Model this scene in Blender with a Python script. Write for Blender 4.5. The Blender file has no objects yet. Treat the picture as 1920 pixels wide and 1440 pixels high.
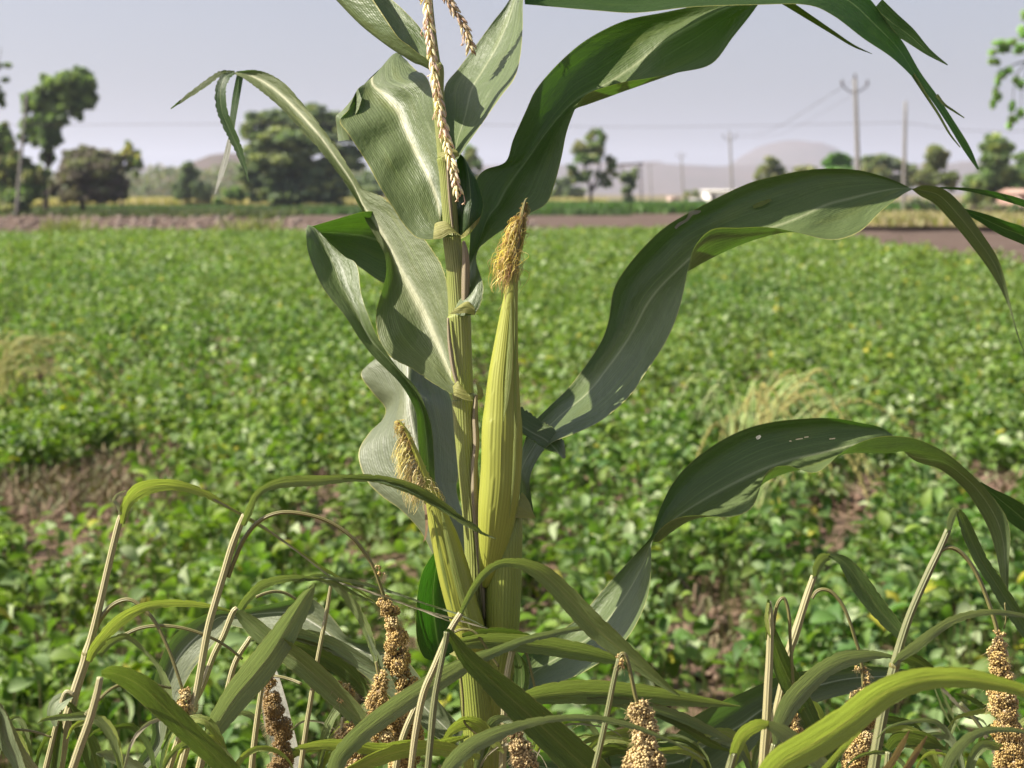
import bpy, math, random
import numpy as np
from mathutils import Vector, Matrix
R = math.radians
S = bpy.context.scene
COL = S.collection
rng = np.random.default_rng(7)
random.seed(7)

# ------------------------------------------------------------------ camera
F = 2788.0                 # focal length in photograph pixels (1920 wide)
PITCH = R(7.32)
CAM = np.array([0.0, 0.0, 1.6])
UP = np.array([0.0, math.sin(PITCH), math.cos(PITCH)])
FW = np.array([0.0, math.cos(PITCH), -math.sin(PITCH)])
D0 = 1.27                  # metres to the maize stalk
HAZE = 0.00026
cd = bpy.data.cameras.new('camera')
cam = bpy.data.objects.new('camera', cd); COL.objects.link(cam)
cam.location = CAM; cam.rotation_euler = (math.pi/2 - PITCH, 0, 0)
cd.sensor_width = 36; cd.lens = 36*F/1920
cd.clip_start = 0.05; cd.clip_end = 30000
cd.dof.use_dof = True; cd.dof.focus_distance = D0; cd.dof.aperture_fstop = 9.6
S.camera = cam

# ------------------------------------------------------------------ light
SUN_AZ, SUN_EL = R(-98), R(46)      # azimuth from +Y towards +X
sv = Vector((math.sin(SUN_AZ)*math.cos(SUN_EL), math.cos(SUN_AZ)*math.cos(SUN_EL), math.sin(SUN_EL)))
sd = bpy.data.lights.new('sun', 'SUN'); sd.energy = 4.9; sd.angle = R(0.55); sd.color = (1.0, 0.93, 0.80)
sun = bpy.data.objects.new('sun', sd); COL.objects.link(sun)
sun.rotation_euler = sv.to_track_quat('Z', 'Y').to_euler(); sun.location = (-10, -5, 20)
W = bpy.data.worlds.new('World'); S.world = W; W.use_nodes = True
nt = W.node_tree; nt.nodes.clear()
sky = nt.nodes.new('ShaderNodeTexSky'); sky.sky_type = 'NISHITA'; sky.sun_disc = False
sky.sun_elevation = SUN_EL; sky.sun_rotation = SUN_AZ
sky.air_density = 1.0; sky.dust_density = 4.0; sky.ozone_density = 1.5; sky.altitude = 300
hs = nt.nodes.new('ShaderNodeHueSaturation'); hs.inputs['Saturation'].default_value = 0.55
bgn = nt.nodes.new('ShaderNodeBackground'); bgn.inputs['Strength'].default_value = 0.066
wo = nt.nodes.new('ShaderNodeOutputWorld')
tn = nt.nodes.new('ShaderNodeMix'); tn.data_type = 'RGBA'; tn.blend_type = 'MULTIPLY'; tn.inputs[0].default_value = 1; tn.inputs[7].default_value = (1.0, .965, 1.03, 1)
nt.links.new(sky.outputs[0], hs.inputs['Color']); nt.links.new(hs.outputs[0], tn.inputs[6]); nt.links.new(tn.outputs[2], bgn.inputs[0]); nt.links.new(bgn.outputs[0], wo.inputs[0])
S.view_settings.view_transform = 'Standard'; S.view_settings.look = 'None'
S.view_settings.exposure = 1.06; S.view_settings.gamma = 1.0
S.render.engine = 'CYCLES'
S.cycles.max_bounces = 8; S.cycles.transparent_max_bounces = 8; S.cycles.volume_bounces = 1

# ------------------------------------------------------------------ helpers
def P(x, y, d):
    """photograph direction (x,y) at depth d metres -> world point"""
    return CAM + d*(FW + (x-960)/F*np.array([1.0, 0, 0]) + (720-y)/F*UP)
def PZ(x, y, z):
    return P(x, y, D0 + z/100.0)
def PG(x, dist, z=0.0):
    """point in the vertical plane dist metres ahead, under photograph column x"""
    return np.array([(x-960)/F*dist/math.cos(PITCH), dist, z])
def HY(y, dist):
    """height above ground seen at photograph row y in a plane dist metres ahead (world y)"""
    a = math.atan((720-y)/F) - PITCH
    return 1.6 + dist*math.tan(a)
def AT(x, y, dist):
    v = FW + (x-960)/F*np.array([1.0, 0, 0]) + (720-y)/F*UP
    return CAM + v*(dist/v[1])

def cr(pts, n, closed=False):
    """Catmull-Rom through pts (k,dim), n samples per segment"""
    p = np.asarray(pts, float); k = len(p)
    if k == 2:
        t = np.linspace(0, 1, n+1)[:, None]; return p[0]*(1-t)+p[1]*t
    e = np.vstack([2*p[0]-p[1], p, 2*p[-1]-p[-2]])
    out = []
    for i in range(k-1):
        a, b, c, d = e[i], e[i+1], e[i+2], e[i+3]
        for s in range(n):
            t = s/n
            out.append(0.5*((2*b)+(-a+c)*t+(2*a-5*b+4*c-d)*t*t+(-a+3*b-3*c+d)*t**3))
    out.append(p[-1]); return np.array(out)

def mesh_np(name, V, Fc, uv=None, col=None, smooth=True):
    """V (n,3), Fc (m,3|4) int"""
    me = bpy.data.meshes.new(name)
    V = np.asarray(V, np.float32); Fc = np.asarray(Fc, np.int32); k = Fc.shape[1]
    me.vertices.add(len(V)); me.vertices.foreach_set('co', V.ravel())
    me.loops.add(Fc.size); me.loops.foreach_set('vertex_index', Fc.ravel())
    me.polygons.add(len(Fc)); me.polygons.foreach_set('loop_start', np.arange(0, Fc.size, k, dtype=np.int32))
    if uv is not None:
        u = me.uv_layers.new(name='uv'); u.data.foreach_set('uv', np.asarray(uv, np.float32)[Fc.ravel()].ravel())
    if col is not None:
        c = me.color_attributes.new('tint', 'FLOAT_COLOR', 'POINT')
        cc = np.ones((len(V), 4), np.float32); cc[:, :3] = col; c.data.foreach_set('color', cc.ravel())
    me.update(calc_edges=True)
    if smooth: me.polygons.foreach_set('use_smooth', np.ones(len(Fc), bool))
    me.validate()
    return me

class MB:
    """collects geometry in world coordinates for ONE mesh object"""
    def __init__(s): s.V = []; s.T = []; s.U = []; s.C = []; s.n = 0
    def add(s, V, Q, uv=None, col=None):
        V = np.asarray(V, float); Q = np.asarray(Q, int)
        if Q.shape[1] == 4: Q = np.vstack([Q[:, [0, 1, 2]], Q[:, [0, 2, 3]]])
        s.V.append(V); s.T.append(Q + s.n); s.n += len(V)
        s.U.append(np.zeros((len(V), 2)) if uv is None else np.asarray(uv, float))
        c = np.ones((len(V), 3))
        if col is not None: c[:] = col
        s.C.append(c)
    def grid(s, G, uv=None, col=None, closed=False):
        n, m = G.shape[:2]
        idx = np.arange(n*m).reshape(n, m)
        if closed:
            j = np.arange(m); j2 = (j+1) % m
        else:
            j = np.arange(m-1); j2 = j+1
        a = idx[:-1][:, j]; b = idx[:-1][:, j2]; c = idx[1:][:, j2]; d = idx[1:][:, j]
        Q = np.stack([a, b, c, d], -1).reshape(-1, 4)
        s.add(G.reshape(-1, 3), Q, None if uv is None else uv.reshape(-1, 2), None if col is None else (col.reshape(-1, 3) if np.ndim(col) > 1 else col))
    def tube(s, pts, rad, sides=8, col=None, sub=5, cap=True, vlen=True):
        pts = np.asarray(pts, float); rad = np.atleast_1d(np.asarray(rad, float))
        if len(rad) == 1: rad = np.repeat(rad, len(pts))
        pr = cr(np.hstack([pts, rad[:, None]]), sub) if sub > 1 else np.hstack([pts, rad[:, None]])
        p = pr[:, :3]; r = np.maximum(pr[:, 3], 1e-5)
        t = np.gradient(p, axis=0); t /= np.linalg.norm(t, axis=1)[:, None]+1e-12
        ref = np.array([0.0, -1.0, 0.0]) if abs(t[0][1]) < .9 else np.array([1.0, 0, 0])
        nrm = []; u = ref - t[0]*ref.dot(t[0]); u /= np.linalg.norm(u)
        for k in range(len(p)):
            u = u - t[k]*u.dot(t[k]); u /= np.linalg.norm(u)+1e-12; nrm.append(u.copy())
        nrm = np.array(nrm); bi = np.cross(t, nrm)
        a = np.linspace(0, 2*math.pi, sides+1)
        G = p[:, None] + r[:, None, None]*(np.cos(a)[None, :, None]*nrm[:, None]+np.sin(a)[None, :, None]*bi[:, None])
        L = np.concatenate([[0], np.cumsum(np.linalg.norm(np.diff(p, axis=0), axis=1))])
        uv = np.stack(np.broadcast_arrays((a/(2*math.pi))[None, :], L[:, None]), -1)
        if cap:
            G = np.concatenate([np.repeat(p[:1, None], sides+1, 1), G, np.repeat(p[-1:, None], sides+1, 1)])
            uv = np.concatenate([uv[:1], uv, uv[-1:]])
        s.grid(G, uv, col)
        return G
    def box(s, x0, x1, y0, y1, z0, z1, col=None):
        V = [(x, y, z) for x in (x0, x1) for y in (y0, y1) for z in (z0, z1)]
        s.add(V, [(0, 1, 3, 2), (4, 6, 7, 5), (0, 4, 5, 1), (2, 3, 7, 6), (0, 2, 6, 4), (1, 5, 7, 3)], None, col)
    def build(s, name, mat, parent=None, smooth=True):
        V = np.vstack(s.V); off = np.zeros(3)
        if parent is not None: off = np.array(world_loc(parent))
        me = mesh_np(name, V-off, np.vstack(s.T), np.vstack(s.U), np.vstack(s.C), smooth)
        me.materials.append(mat)
        o = bpy.data.objects.new(name, me); COL.objects.link(o)
        if parent is not None: o.parent = parent
        return o
def world_loc(o):
    v = Vector(o.location)
    while o.parent is not None: o = o.parent; v = v + o.location
    return v
def tag(o, label=None, cat=None, group=None, kind=None):
    if label: o['label'] = label
    if cat: o['category'] = cat
    if group: o['group'] = group
    if kind: o['kind'] = kind
    return o
def thing(name, loc, label, cat, group=None):
    o = bpy.data.objects.new(name, None); COL.objects.link(o); o.location = tuple(loc); o.empty_display_size = .1
    return tag(o, label, cat, group)
def ground_under(x, z=0.0, drift=0.0):
    """ground point below what is seen at bottom of the frame in column x at z cm"""
    p = PZ(x, 1440, z); return np.array([p[0]+drift, p[1], 0.0])

# ------------------------------------------------------------------ materials
def newmat(name):
    m = bpy.data.materials.new(name); m.use_nodes = True; t = m.node_tree; t.nodes.clear()
    return m, t, t.nodes.new('ShaderNodeOutputMaterial')
def N(t, kind, **kw):
    n = t.nodes.new('ShaderNode'+kind)
    for k, v in kw.items():
        if hasattr(n, k) and k not in n.inputs: setattr(n, k, v)
        else: n.inputs[k].default_value = v
    return n
def ramp(t, fac, stops):
    r = t.nodes.new('ShaderNodeValToRGB'); e = r.color_ramp.elements
    while len(e) < len(stops): e.new(.5)
    for el, (p, c) in zip(e, stops): el.position = p; el.color = (*c, 1) if len(c) == 3 else c
    t.links.new(fac, r.inputs[0]); return r.outputs[0]
def math_(t, op, a, b=None, c=None):
    n = t.nodes.new('ShaderNodeMath'); n.operation = op
    for i, v in enumerate((a, b, c)):
        if v is None: continue
        if isinstance(v, (int, float)): n.inputs[i].default_value = v
        else: t.links.new(v, n.inputs[i])
    return n.outputs[0]
def mixc(t, fac, a, b, mode='MIX'):
    n = t.nodes.new('ShaderNodeMix'); n.data_type = 'RGBA'; n.blend_type = mode
    for i, v in ((0, fac), (6, a), (7, b)):
        if isinstance(v, (int, float)): n.inputs[i].default_value = v
        elif isinstance(v, tuple): n.inputs[i].default_value = (*v, 1)
        else: t.links.new(v, n.inputs[i])
    return n.outputs[2]
def noise(t, vec, scale, detail=3, rough=.55, dim='3D'):
    n = t.nodes.new('ShaderNodeTexNoise'); n.inputs['Scale'].default_value = scale
    n.inputs['Detail'].default_value = detail; n.inputs['Roughness'].default_value = rough
    if vec is not None: t.links.new(vec, n.inputs['Vector'])
    return n.outputs[0]
def vmul(t, vec, s):
    n = t.nodes.new('ShaderNodeVectorMath'); n.operation = 'MULTIPLY'; n.inputs[1].default_value = s
    t.links.new(vec, n.inputs[0]); return n.outputs[0]

def leaf_mat(name, base, trans, rib=.035, ribcol=(.55, .58, .38), tmix=.32, rough=.38, edge=(.42, .40, .14), veins=46, spots=0.0, dry=None, spec=.5, coat=.0, dark=.72, tm=(1.1, 2.1, .5)):
    """blade with parallel veins (uv.x across 0..1, midrib at .5; uv.y metres along)"""
    base = tuple(x*.66 for x in base); ribcol = tuple(x*.72 for x in ribcol); edge = tuple(x*.72 for x in edge); trans = tuple(x*.95 for x in trans)
    if dry: dry = tuple(x*.7 for x in dry)
    m, t, out = newmat(name)
    uvn = t.nodes.new('ShaderNodeUVMap'); uvn.uv_map = 'uv'
    sp = t.nodes.new('ShaderNodeSeparateXYZ'); t.links.new(uvn.outputs[0], sp.inputs[0]); U, Vv = sp.outputs[0], sp.outputs[1]
    st = vmul(t, uvn.outputs[0], (veins*1.7, 2.2, 0)); fine = noise(t, st, 1.0, 4, .75)
    vein = ramp(t, noise(t, vmul(t, uvn.outputs[0], (veins*1.15, 1.1, 3.7)), 1.0, 2, .6), [(.38, (0, 0, 0)), (.62, (1, 1, 1))])
    grit = noise(t, vmul(t, uvn.outputs[0], (90, 900, 0)), 1.0, 3, .7)
    wv = math_(t, 'SINE', math_(t, 'MULTIPLY', U, veins*2*math.pi))
    broad = noise(t, vmul(t, uvn.outputs[0], (5, 16, 0)), 1.0, 3, .55)
    c = mixc(t, math_(t, 'MULTIPLY_ADD', wv, .2, .5), tuple(x*.93 for x in base), tuple(min(1, x*1.07) for x in base))
    c = mixc(t, math_(t, 'MULTIPLY', vein, .42), c, tuple(x*.62 for x in base))
    c = mixc(t, ramp(t, fine, [(.50, (0, 0, 0)), (.68, (.75, .75, .75))]), c, tuple(x*1.75 for x in base))
    c = mixc(t, ramp(t, grit, [(.55, (0, 0, 0)), (.8, (.55, .55, .55))]), c, (base[0]*2.2, base[1]*1.8, base[2]*1.9))
    c = mixc(t, ramp(t, broad, [(.3, (0, 0, 0)), (.75, (.6, .6, .6))]), c, tuple(x*dark for x in base))
    yl = noise(t, vmul(t, uvn.outputs[0], (3, 5, 0)), 1.7, 2)
    c = mixc(t, ramp(t, yl, [(.56, (0, 0, 0)), (.8, (.45, .45, .45))]), c, (base[0]*1.8, base[1]*1.5, base[2]*.8))
    if spots > 0:
        sn = noise(t, vmul(t, uvn.outputs[0], (14, 60, 0)), 1.0, 4, .7)
        c = mixc(t, ramp(t, sn, [(.66, (0, 0, 0)), (.70, (spots,)*3)]), c, (.32, .22, .07))
    du = math_(t, 'ABSOLUTE', math_(t, 'SUBTRACT', U, .5))
    ribf = ramp(t, du, [(rib*.4, (1, 1, 1)), (rib*.8, (.25, .25, .25)), (rib*1.8, (0, 0, 0))])
    if rib > 0: c = mixc(t, ribf, c, ribcol)
    ef = ramp(t, math_(t, 'ADD', du, math_(t, 'MULTIPLY', math_(t, 'SUBTRACT', noise(t, vmul(t, uvn.outputs[0], (3, 220, 0)), 1.0, 3), .5), .012)), [(.487, (0, 0, 0)), (.494, (1, 1, 1))])
    c = mixc(t, ef, c, edge)
    if dry:
        dn = noise(t, vmul(t, uvn.outputs[0], (2, 24, 0)), 1.0, 4, .6)
        c = mixc(t, ramp(t, math_(t, 'ADD', dn, math_(t, 'MULTIPLY', du, .35)), [(.62, (0, 0, 0)), (.70, (1, 1, 1))]), c, dry)
    bs = N(t, 'BsdfPrincipled', Roughness=rough); bs.inputs['Specular IOR Level'].default_value = spec
    bs.inputs['Coat Weight'].default_value = coat; bs.inputs['Coat Roughness'].default_value = .35
    t.links.new(c, bs.inputs['Base Color'])
    t.links.new(math_(t, 'MULTIPLY_ADD', fine, .25, rough-.1), bs.inputs['Roughness'])
    tr = t.nodes.new('ShaderNodeBsdfTranslucent')
    t.links.new(mixc(t, .5, trans, mixc(t, 1.0, c, tm, 'MULTIPLY')), tr.inputs[0])
    bp = N(t, 'Bump', Strength=.30, Distance=.0004)
    t.links.new(math_(t, 'ADD', math_(t, 'MULTIPLY', wv, .5), math_(t, 'MULTIPLY', fine, 1.2)), bp.inputs['Height'])
    wr = noise(t, vmul(t, uvn.outputs[0], (4.5, 26, 0)), 1.0, 4, .6)
    b2 = N(t, 'Bump', Strength=.55, Distance=.006); t.links.new(wr, b2.inputs['Height']); t.links.new(b2.outputs[0], bp.inputs['Normal'])
    t.links.new(bp.outputs[0], bs.inputs['Normal']); t.links.new(bp.outputs[0], tr.inputs['Normal'])
    mx = N(t, 'MixShader'); mx.inputs[0].default_value = tmix
    t.links.new(bs.outputs[0], mx.inputs[1]); t.links.new(tr.outputs[0], mx.inputs[2]); t.links.new(mx.outputs[0], out.inputs[0])
    return m
def stem_mat(name, base, base2, ribs=30, rough=.45, joint=None, tmix=0.0, sc=30, bump=.5):
    base = tuple(x*.72 for x in base); base2 = tuple(x*.72 for x in base2)
    m, t, out = newmat(name)
    uvn = t.nodes.new('ShaderNodeUVMap'); uvn.uv_map = 'uv'
    sp = t.nodes.new('ShaderNodeSeparateXYZ'); t.links.new(uvn.outputs[0], sp.inputs[0])
    st = noise(t, vmul(t, uvn.outputs[0], (ribs*2.2, 6, 0)), 1.0, 3, .65)
    wv = math_(t, 'SINE', math_(t, 'MULTIPLY', sp.outputs[0], ribs*2*math.pi))
    bl = noise(t, vmul(t, uvn.outputs[0], (3, sc, 0)), 1.0, 3)
    c = mixc(t, ramp(t, st, [(.3, (0, 0, 0)), (.7, (1, 1, 1))]), base, tuple(x*.84 for x in base))
    c = mixc(t, ramp(t, bl, [(.42, (0, 0, 0)), (.72, (.9, .9, .9))]), c, base2)
    c = mixc(t, math_(t, 'MULTIPLY_ADD', wv, .07, .07), c, tuple(x*.66 for x in base))
    bs = N(t, 'BsdfPrincipled', Roughness=rough); t.links.new(c, bs.inputs['Base Color'])
    bs.inputs['Subsurface Weight'].default_value = .12; bs.inputs['Subsurface Radius'].default_value = (.004, .005, .001)
    bs.inputs['Subsurface Scale'].default_value = 1.0
    bp = N(t, 'Bump', Strength=bump, Distance=.0009)
    t.links.new(math_(t, 'ADD', math_(t, 'MULTIPLY', wv, .6), math_(t, 'MULTIPLY', st, 1.0)), bp.inputs['Height'])
    t.links.new(bp.outputs[0], bs.inputs['Normal']); t.links.new(bs.outputs[0], out.inputs[0])
    return m
def tint_mat(name, rough=.6, tmix=0.0, gain=(1, 1, 1), nscale=0, tgain=(1.5, 1.8, .6), spec=.4, bump=0):
    gain = tuple(x*.68 for x in gain)
    """colour from the per-plant tint attribute"""
    m, t, out = newmat(name)
    a = t.nodes.new('ShaderNodeAttribute'); a.attribute_name = 'tint'
    c = mixc(t, 1.0, a.outputs[0], gain, 'MULTIPLY')
    tc = t.nodes.new('ShaderNodeTexCoord')
    if nscale:
        n = noise(t, tc.outputs['Object'], nscale, 3)
        c = mixc(t, 1.0, c, ramp(t, n, [(.25, (.6, .6, .6)), (.75, (1.3, 1.3, 1.3))]), 'MULTIPLY')
    bs = N(t, 'BsdfPrincipled', Roughness=rough); bs.inputs['Specular IOR Level'].default_value = spec
    t.links.new(c, bs.inputs['Base Color'])
    if bump:
        bp = N(t, 'Bump', Strength=.6, Distance=bump); t.links.new(noise(t, tc.outputs['Object'], nscale*2 or 50, 4), bp.inputs['Height'])
        t.links.new(bp.outputs[0], bs.inputs['Normal'])
    if tmix > 0:
        tr = t.nodes.new('ShaderNodeBsdfTranslucent'); t.links.new(mixc(t, 1.0, c, tgain, 'MULTIPLY'), tr.inputs[0])
        mx = N(t, 'MixShader'); mx.inputs[0].default_value = tmix
        t.links.new(bs.outputs[0], mx.inputs[1]); t.links.new(tr.outputs[0], mx.inputs[2]); t.links.new(mx.outputs[0], out.inputs[0])
    else: t.links.new(bs.outputs[0], out.inputs[0])
    return m
def soil_mat(name, c1, c2, c3, scale, bump=.03):
    c1, c2, c3 = [tuple(x*.62 for x in c) for c in (c1, c2, c3)]
    m, t, out = newmat(name); tc = t.nodes.new('ShaderNodeTexCoord')
    a = noise(t, tc.outputs['Object'], scale, 6, .6); b = noise(t, tc.outputs['Object'], scale*7, 5, .7)
    c = mixc(t, ramp(t, a, [(.35, (0, 0, 0)), (.65, (1, 1, 1))]), c1, c2)
    c = mixc(t, ramp(t, b, [(.5, (0, 0, 0)), (.75, (1, 1, 1))]), c, c3)
    bs = N(t, 'BsdfPrincipled', Roughness=.95); bs.inputs['Specular IOR Level'].default_value = .15
    t.links.new(c, bs.inputs['Base Color'])
    bp = N(t, 'Bump', Strength=.7, Distance=bump); t.links.new(math_(t, 'ADD', a, math_(t, 'MULTIPLY', b, .5)), bp.inputs['Height'])
    t.links.new(bp.outputs[0], bs.inputs['Normal']); t.links.new(bs.outputs[0], out.inputs[0]); return m
M = {}
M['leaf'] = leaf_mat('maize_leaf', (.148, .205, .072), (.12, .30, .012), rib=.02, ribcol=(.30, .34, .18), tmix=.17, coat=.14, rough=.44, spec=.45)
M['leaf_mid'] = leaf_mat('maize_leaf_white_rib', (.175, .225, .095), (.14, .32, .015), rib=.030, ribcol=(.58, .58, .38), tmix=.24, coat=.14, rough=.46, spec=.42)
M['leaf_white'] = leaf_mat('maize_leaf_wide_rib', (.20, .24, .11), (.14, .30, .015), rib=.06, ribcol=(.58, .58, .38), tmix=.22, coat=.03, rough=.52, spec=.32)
M['leaf_glow'] = leaf_mat('maize_leaf_sunlit_through', (.070, .125, .040), (.09, .36, .004), rib=.02, ribcol=(.25, .30, .15), tmix=.42, coat=.03)  # same blade as the dark one, sunlight through it put into the transmission colour
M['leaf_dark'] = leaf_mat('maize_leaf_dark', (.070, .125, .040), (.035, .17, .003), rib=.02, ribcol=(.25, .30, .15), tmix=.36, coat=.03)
M['leaf_back'] = leaf_mat('maize_leaf_rear', (.20, .235, .13), (.14, .28, .03), rib=.022, ribcol=(.60, .60, .48), tmix=.2, coat=.05, rough=.5)
M['leaf_strip'] = leaf_mat('maize_leaf_torn', (.10, .13, .03), (.16, .30, .006), rib=0, tmix=.4, spots=.7, veins=14)
M['millet'] = leaf_mat('millet_leaf', (.26, .335, .125), (.28, .34, .05), rib=.04, ribcol=(.30, .34, .15), tmix=.3, veins=16, edge=(.36, .27, .10), spots=.25, rough=.45, tm=(1.6, 2.05, .85))
M['millet_y'] = leaf_mat('millet_leaf_yellow', (.38, .455, .12), (.43, .52, .05), rib=.05, ribcol=(.42, .42, .14), tmix=.36, veins=14, edge=(.38, .28, .10), spots=.3, rough=.45, tm=(1.6, 2.05, .85))
M['millet_d'] = leaf_mat('millet_leaf_green', (.115, .190, .048), (.20, .26, .02), rib=.04, ribcol=(.17, .22, .07), tmix=.32, veins=16, edge=(.42, .34, .14), spots=.5, rough=.42, tm=(1.6, 2.05, .85))
M['millet_g'] = leaf_mat('millet_leaf_grey', (.30, .375, .195), (.26, .30, .09), rib=.04, ribcol=(.30, .34, .2), tmix=.25, veins=16, edge=(.36, .30, .15), spots=.2, rough=.5, tm=(1.6, 2.05, .85))
M['dryleaf'] = leaf_mat('dry_leaf', (.52, .46, .33), (.5, .42, .25), rib=.03, ribcol=(.6, .55, .42), tmix=.25, veins=18, edge=(.5, .42, .28), rough=.7)
M['tan'] = leaf_mat('dead_leaf_tan', (.42, .27, .15), (.4, .22, .1), rib=0, tmix=.2, veins=12, edge=(.4, .26, .14), rough=.7)
M['whitedry'] = leaf_mat('bleached_leaf', (.50, .50, .44), (.4, .4, .3), rib=.03, ribcol=(.7, .7, .62), tmix=.2, veins=20, edge=(.6, .5, .4), rough=.6)
M['ligule'] = leaf_mat('leaf_collar', (.44, .43, .13), (.5, .48, .1), rib=0, tmix=.3, veins=14, edge=(.5, .42, .2), rough=.6, dark=.85)
M['stalk'] = stem_mat('maize_stalk', (.36, .41, .10), (.37, .39, .13), ribs=26)
M['husk'] = stem_mat('ear_husk', (.45, .48, .075), (.38, .42, .06), ribs=34, sc=9, bump=.2)
M['sheath'] = stem_mat('leaf_sheath', (.36, .42, .075), (.28, .35, .07), ribs=34, sc=12)
M['margin'] = stem_mat('sheath_margin', (.38, .32, .20), (.30, .23, .15), ribs=6, rough=.8)
M['mstem'] = stem_mat('millet_stem', (.60, .54, .30), (.46, .44, .19), ribs=8, sc=14)
M['mstem_g'] = stem_mat('millet_stem_green', (.27, .29, .13), (.34, .33, .16), ribs=8, sc=14)
M['pedun'] = stem_mat('millet_stalklet', (.30, .27, .10), (.22, .22, .08), ribs=6, sc=20)
M['silk'] = tint_mat('maize_silk', .4, .4, tgain=(1.4, 1.4, .9), gain=(1.42, 1.40, 1.45))
M['spikelet'] = tint_mat('tassel_spikelet', .5, .25, tgain=(1.3, 1.3, 1.1), gain=(2.1, 2.15, 2.1))
M['grain'] = tint_mat('millet_grain', .38, 0, spec=.5, gain=(1.28, 1.24, 1.12))
M['bean'] = tint_mat('bean_leaf', .58, .30, spec=.32, gain=(1.38, 1.42, 1.14))
M['grass'] = tint_mat('grass_blade', .6, .3, gain=(1.3, 1.3, 1.3))
M['weed'] = tint_mat('dry_weed', .85, .1)
M['farleaf'] = tint_mat('tree_foliage', .65, .35, tgain=(1.4, 1.6, .7), gain=(5.0, 4.9, 5.4))
M['bark'] = soil_mat('bark', (.10, .075, .055), (.07, .05, .04), (.16, .13, .10), 4, .05)
M['soil'] = soil_mat('red_soil', (.25, .17, .115), (.19, .13, .085), (.35, .25, .17), .9, .05)
M['plough'] = soil_mat('ploughed_soil', (.185, .130, .102), (.14, .098, .078), (.24, .175, .14), .35, .1)
M['path'] = soil_mat('dry_track', (.42, .29, .22), (.34, .25, .18), (.30, .28, .14), .25, .05)
M['farground'] = soil_mat('far_ground', (.30, .25, .13), (.22, .21, .10), (.36, .28, .18), .02, .1)
M['stone'] = tint_mat('rubble_stone', .9, 0, nscale=6, bump=.02)
M['hill'] = soil_mat('dry_hill', (.22, .165, .15), (.17, .14, .125), (.13, .125, .09), .008, 3)
M['concrete'] = soil_mat('pole_concrete', (.36, .34, .31), (.31, .29, .27), (.27, .26, .25), 2.5, .01)
M['metal'] = soil_mat('rusty_steel', (.16, .13, .13), (.13, .11, .11), (.2, .15, .13), 8, .002)
# ------------------------------------------------------------------ ground and far land
def fbm(x, y, sc, seed=0, oct=4):
    g = np.random.default_rng(seed); out = np.zeros_like(x, float); amp = 1.0; tot = 0
    for o in range(oct):
        for _ in range(3):
            a = g.random()*6.283; f = (2**o)*g.uniform(.8, 1.25)/sc
            out += amp*np.sin((x*math.cos(a)+y*math.sin(a))*f*6.283+g.random()*6.283)/3
        tot += amp; amp *= .55
    return out/tot*1.6
def sheet(name, xs, ys, zf, mat, kind='structure', label=None):
    X, Y = np.meshgrid(xs, ys); Z = zf(X, Y); b = MB(); b.grid(np.stack([X, Y, Z], -1), np.stack([X, Y], -1)[..., :2])
    o = b.build(name, mat); tag(o, label, None, None, kind); return o
gys = np.concatenate([np.linspace(-4, 12, 60), np.linspace(12.4, 62, 90), np.geomspace(64, 7000, 40)])
gxs = np.concatenate([-np.geomspace(5000, 30, 18), np.linspace(-28, 28, 90), np.geomspace(30, 5000, 18)])
sheet('ground', gxs, gys, lambda X, Y: np.where(Y < 60, .045*fbm(X, Y, 1.7, 3)+.02*fbm(X, Y, .5, 4), 0)-.02*(Y > 60), M['soil'])
def seg(n, a, b): return np.linspace(a, b, n)
# ploughed land behind and right of the bean field, farther stubble and green strips
sheet('ploughed_field', seg(140, -60, 110), seg(70, 57, 108), lambda X, Y: .05+.10*np.abs(fbm(X, Y*1.0, 5, 9)), M['plough'])
sheet('ploughed_field', seg(60, 10.6, 60), seg(80, 16, 57.2), lambda X, Y: .06+.08*np.abs(fbm(X, Y, 4, 10)), M['plough'])
sheet('field_track', seg(60, 14, 70), seg(30, 60, 96), lambda X, Y: .28+.05*fbm(X, Y, 7, 11), M['path'])
sheet('far_field', seg(60, -600, 700), seg(40, 108, 900), lambda X, Y: .10+.3*fbm(X, Y, 190, 12), M['farground'])
# stony earth bank along the left edge
def bank(X, Y):
    c = 56.0+.02*X; t = np.clip(1-np.abs((Y-c-3.2)/4.6), 0, 1); h = .28+.42*np.clip((8-X)/30, .0, 1)
    return .02+h*(t**.55)*(1+.25*fbm(X, Y, 3.0, 20))+.04*fbm(X, Y, .8, 21)
sheet('earth_bank', seg(220, -34, 1.5), seg(46, 53.6, 64.4), bank, M['plough'])
def lumps(name, pts, sizes, cols, mat, seed, kind='stuff', label=None, cat=None, flat=.7):
    g = np.random.default_rng(seed); b = MB()
    ph = [(0, 0, 1), (0, 0, -1)]+[(math.cos(a)*.9, math.sin(a)*.9, .42) for a in np.arange(5)*1.2566]+[(math.cos(a+.628)*.9, math.sin(a+.628)*.9, -.42) for a in np.arange(5)*1.2566]
    ico = np.array(ph); Fc = []
    for i in range(5):
        j = (i+1) % 5; Fc += [(0, 2+i, 2+j), (1, 7+j, 7+i), (2+i, 7+i, 2+j), (7+i, 7+j, 2+j)]
    Fc = np.array(Fc)
    for p, s, c in zip(pts, sizes, cols):
        V = ico*(1+g.normal(0, .16, (12, 1)))*s*np.array([1, g.uniform(.6, 1), flat]); a = g.random()*6.28
        Rm = np.array([[math.cos(a), -math.sin(a), 0], [math.sin(a), math.cos(a), 0], [0, 0, 1]])
        b.add(V@Rm.T+p, Fc, None, c)
    o = b.build(name, mat, smooth=False); tag(o, label, cat, None, kind); return o
g0 = np.random.default_rng(5); n = 900
px_ = g0.uniform(-28, 1, n); py_ = 55.0+.02*px_+g0.uniform(0, 1, n)**1.5*5
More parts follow.
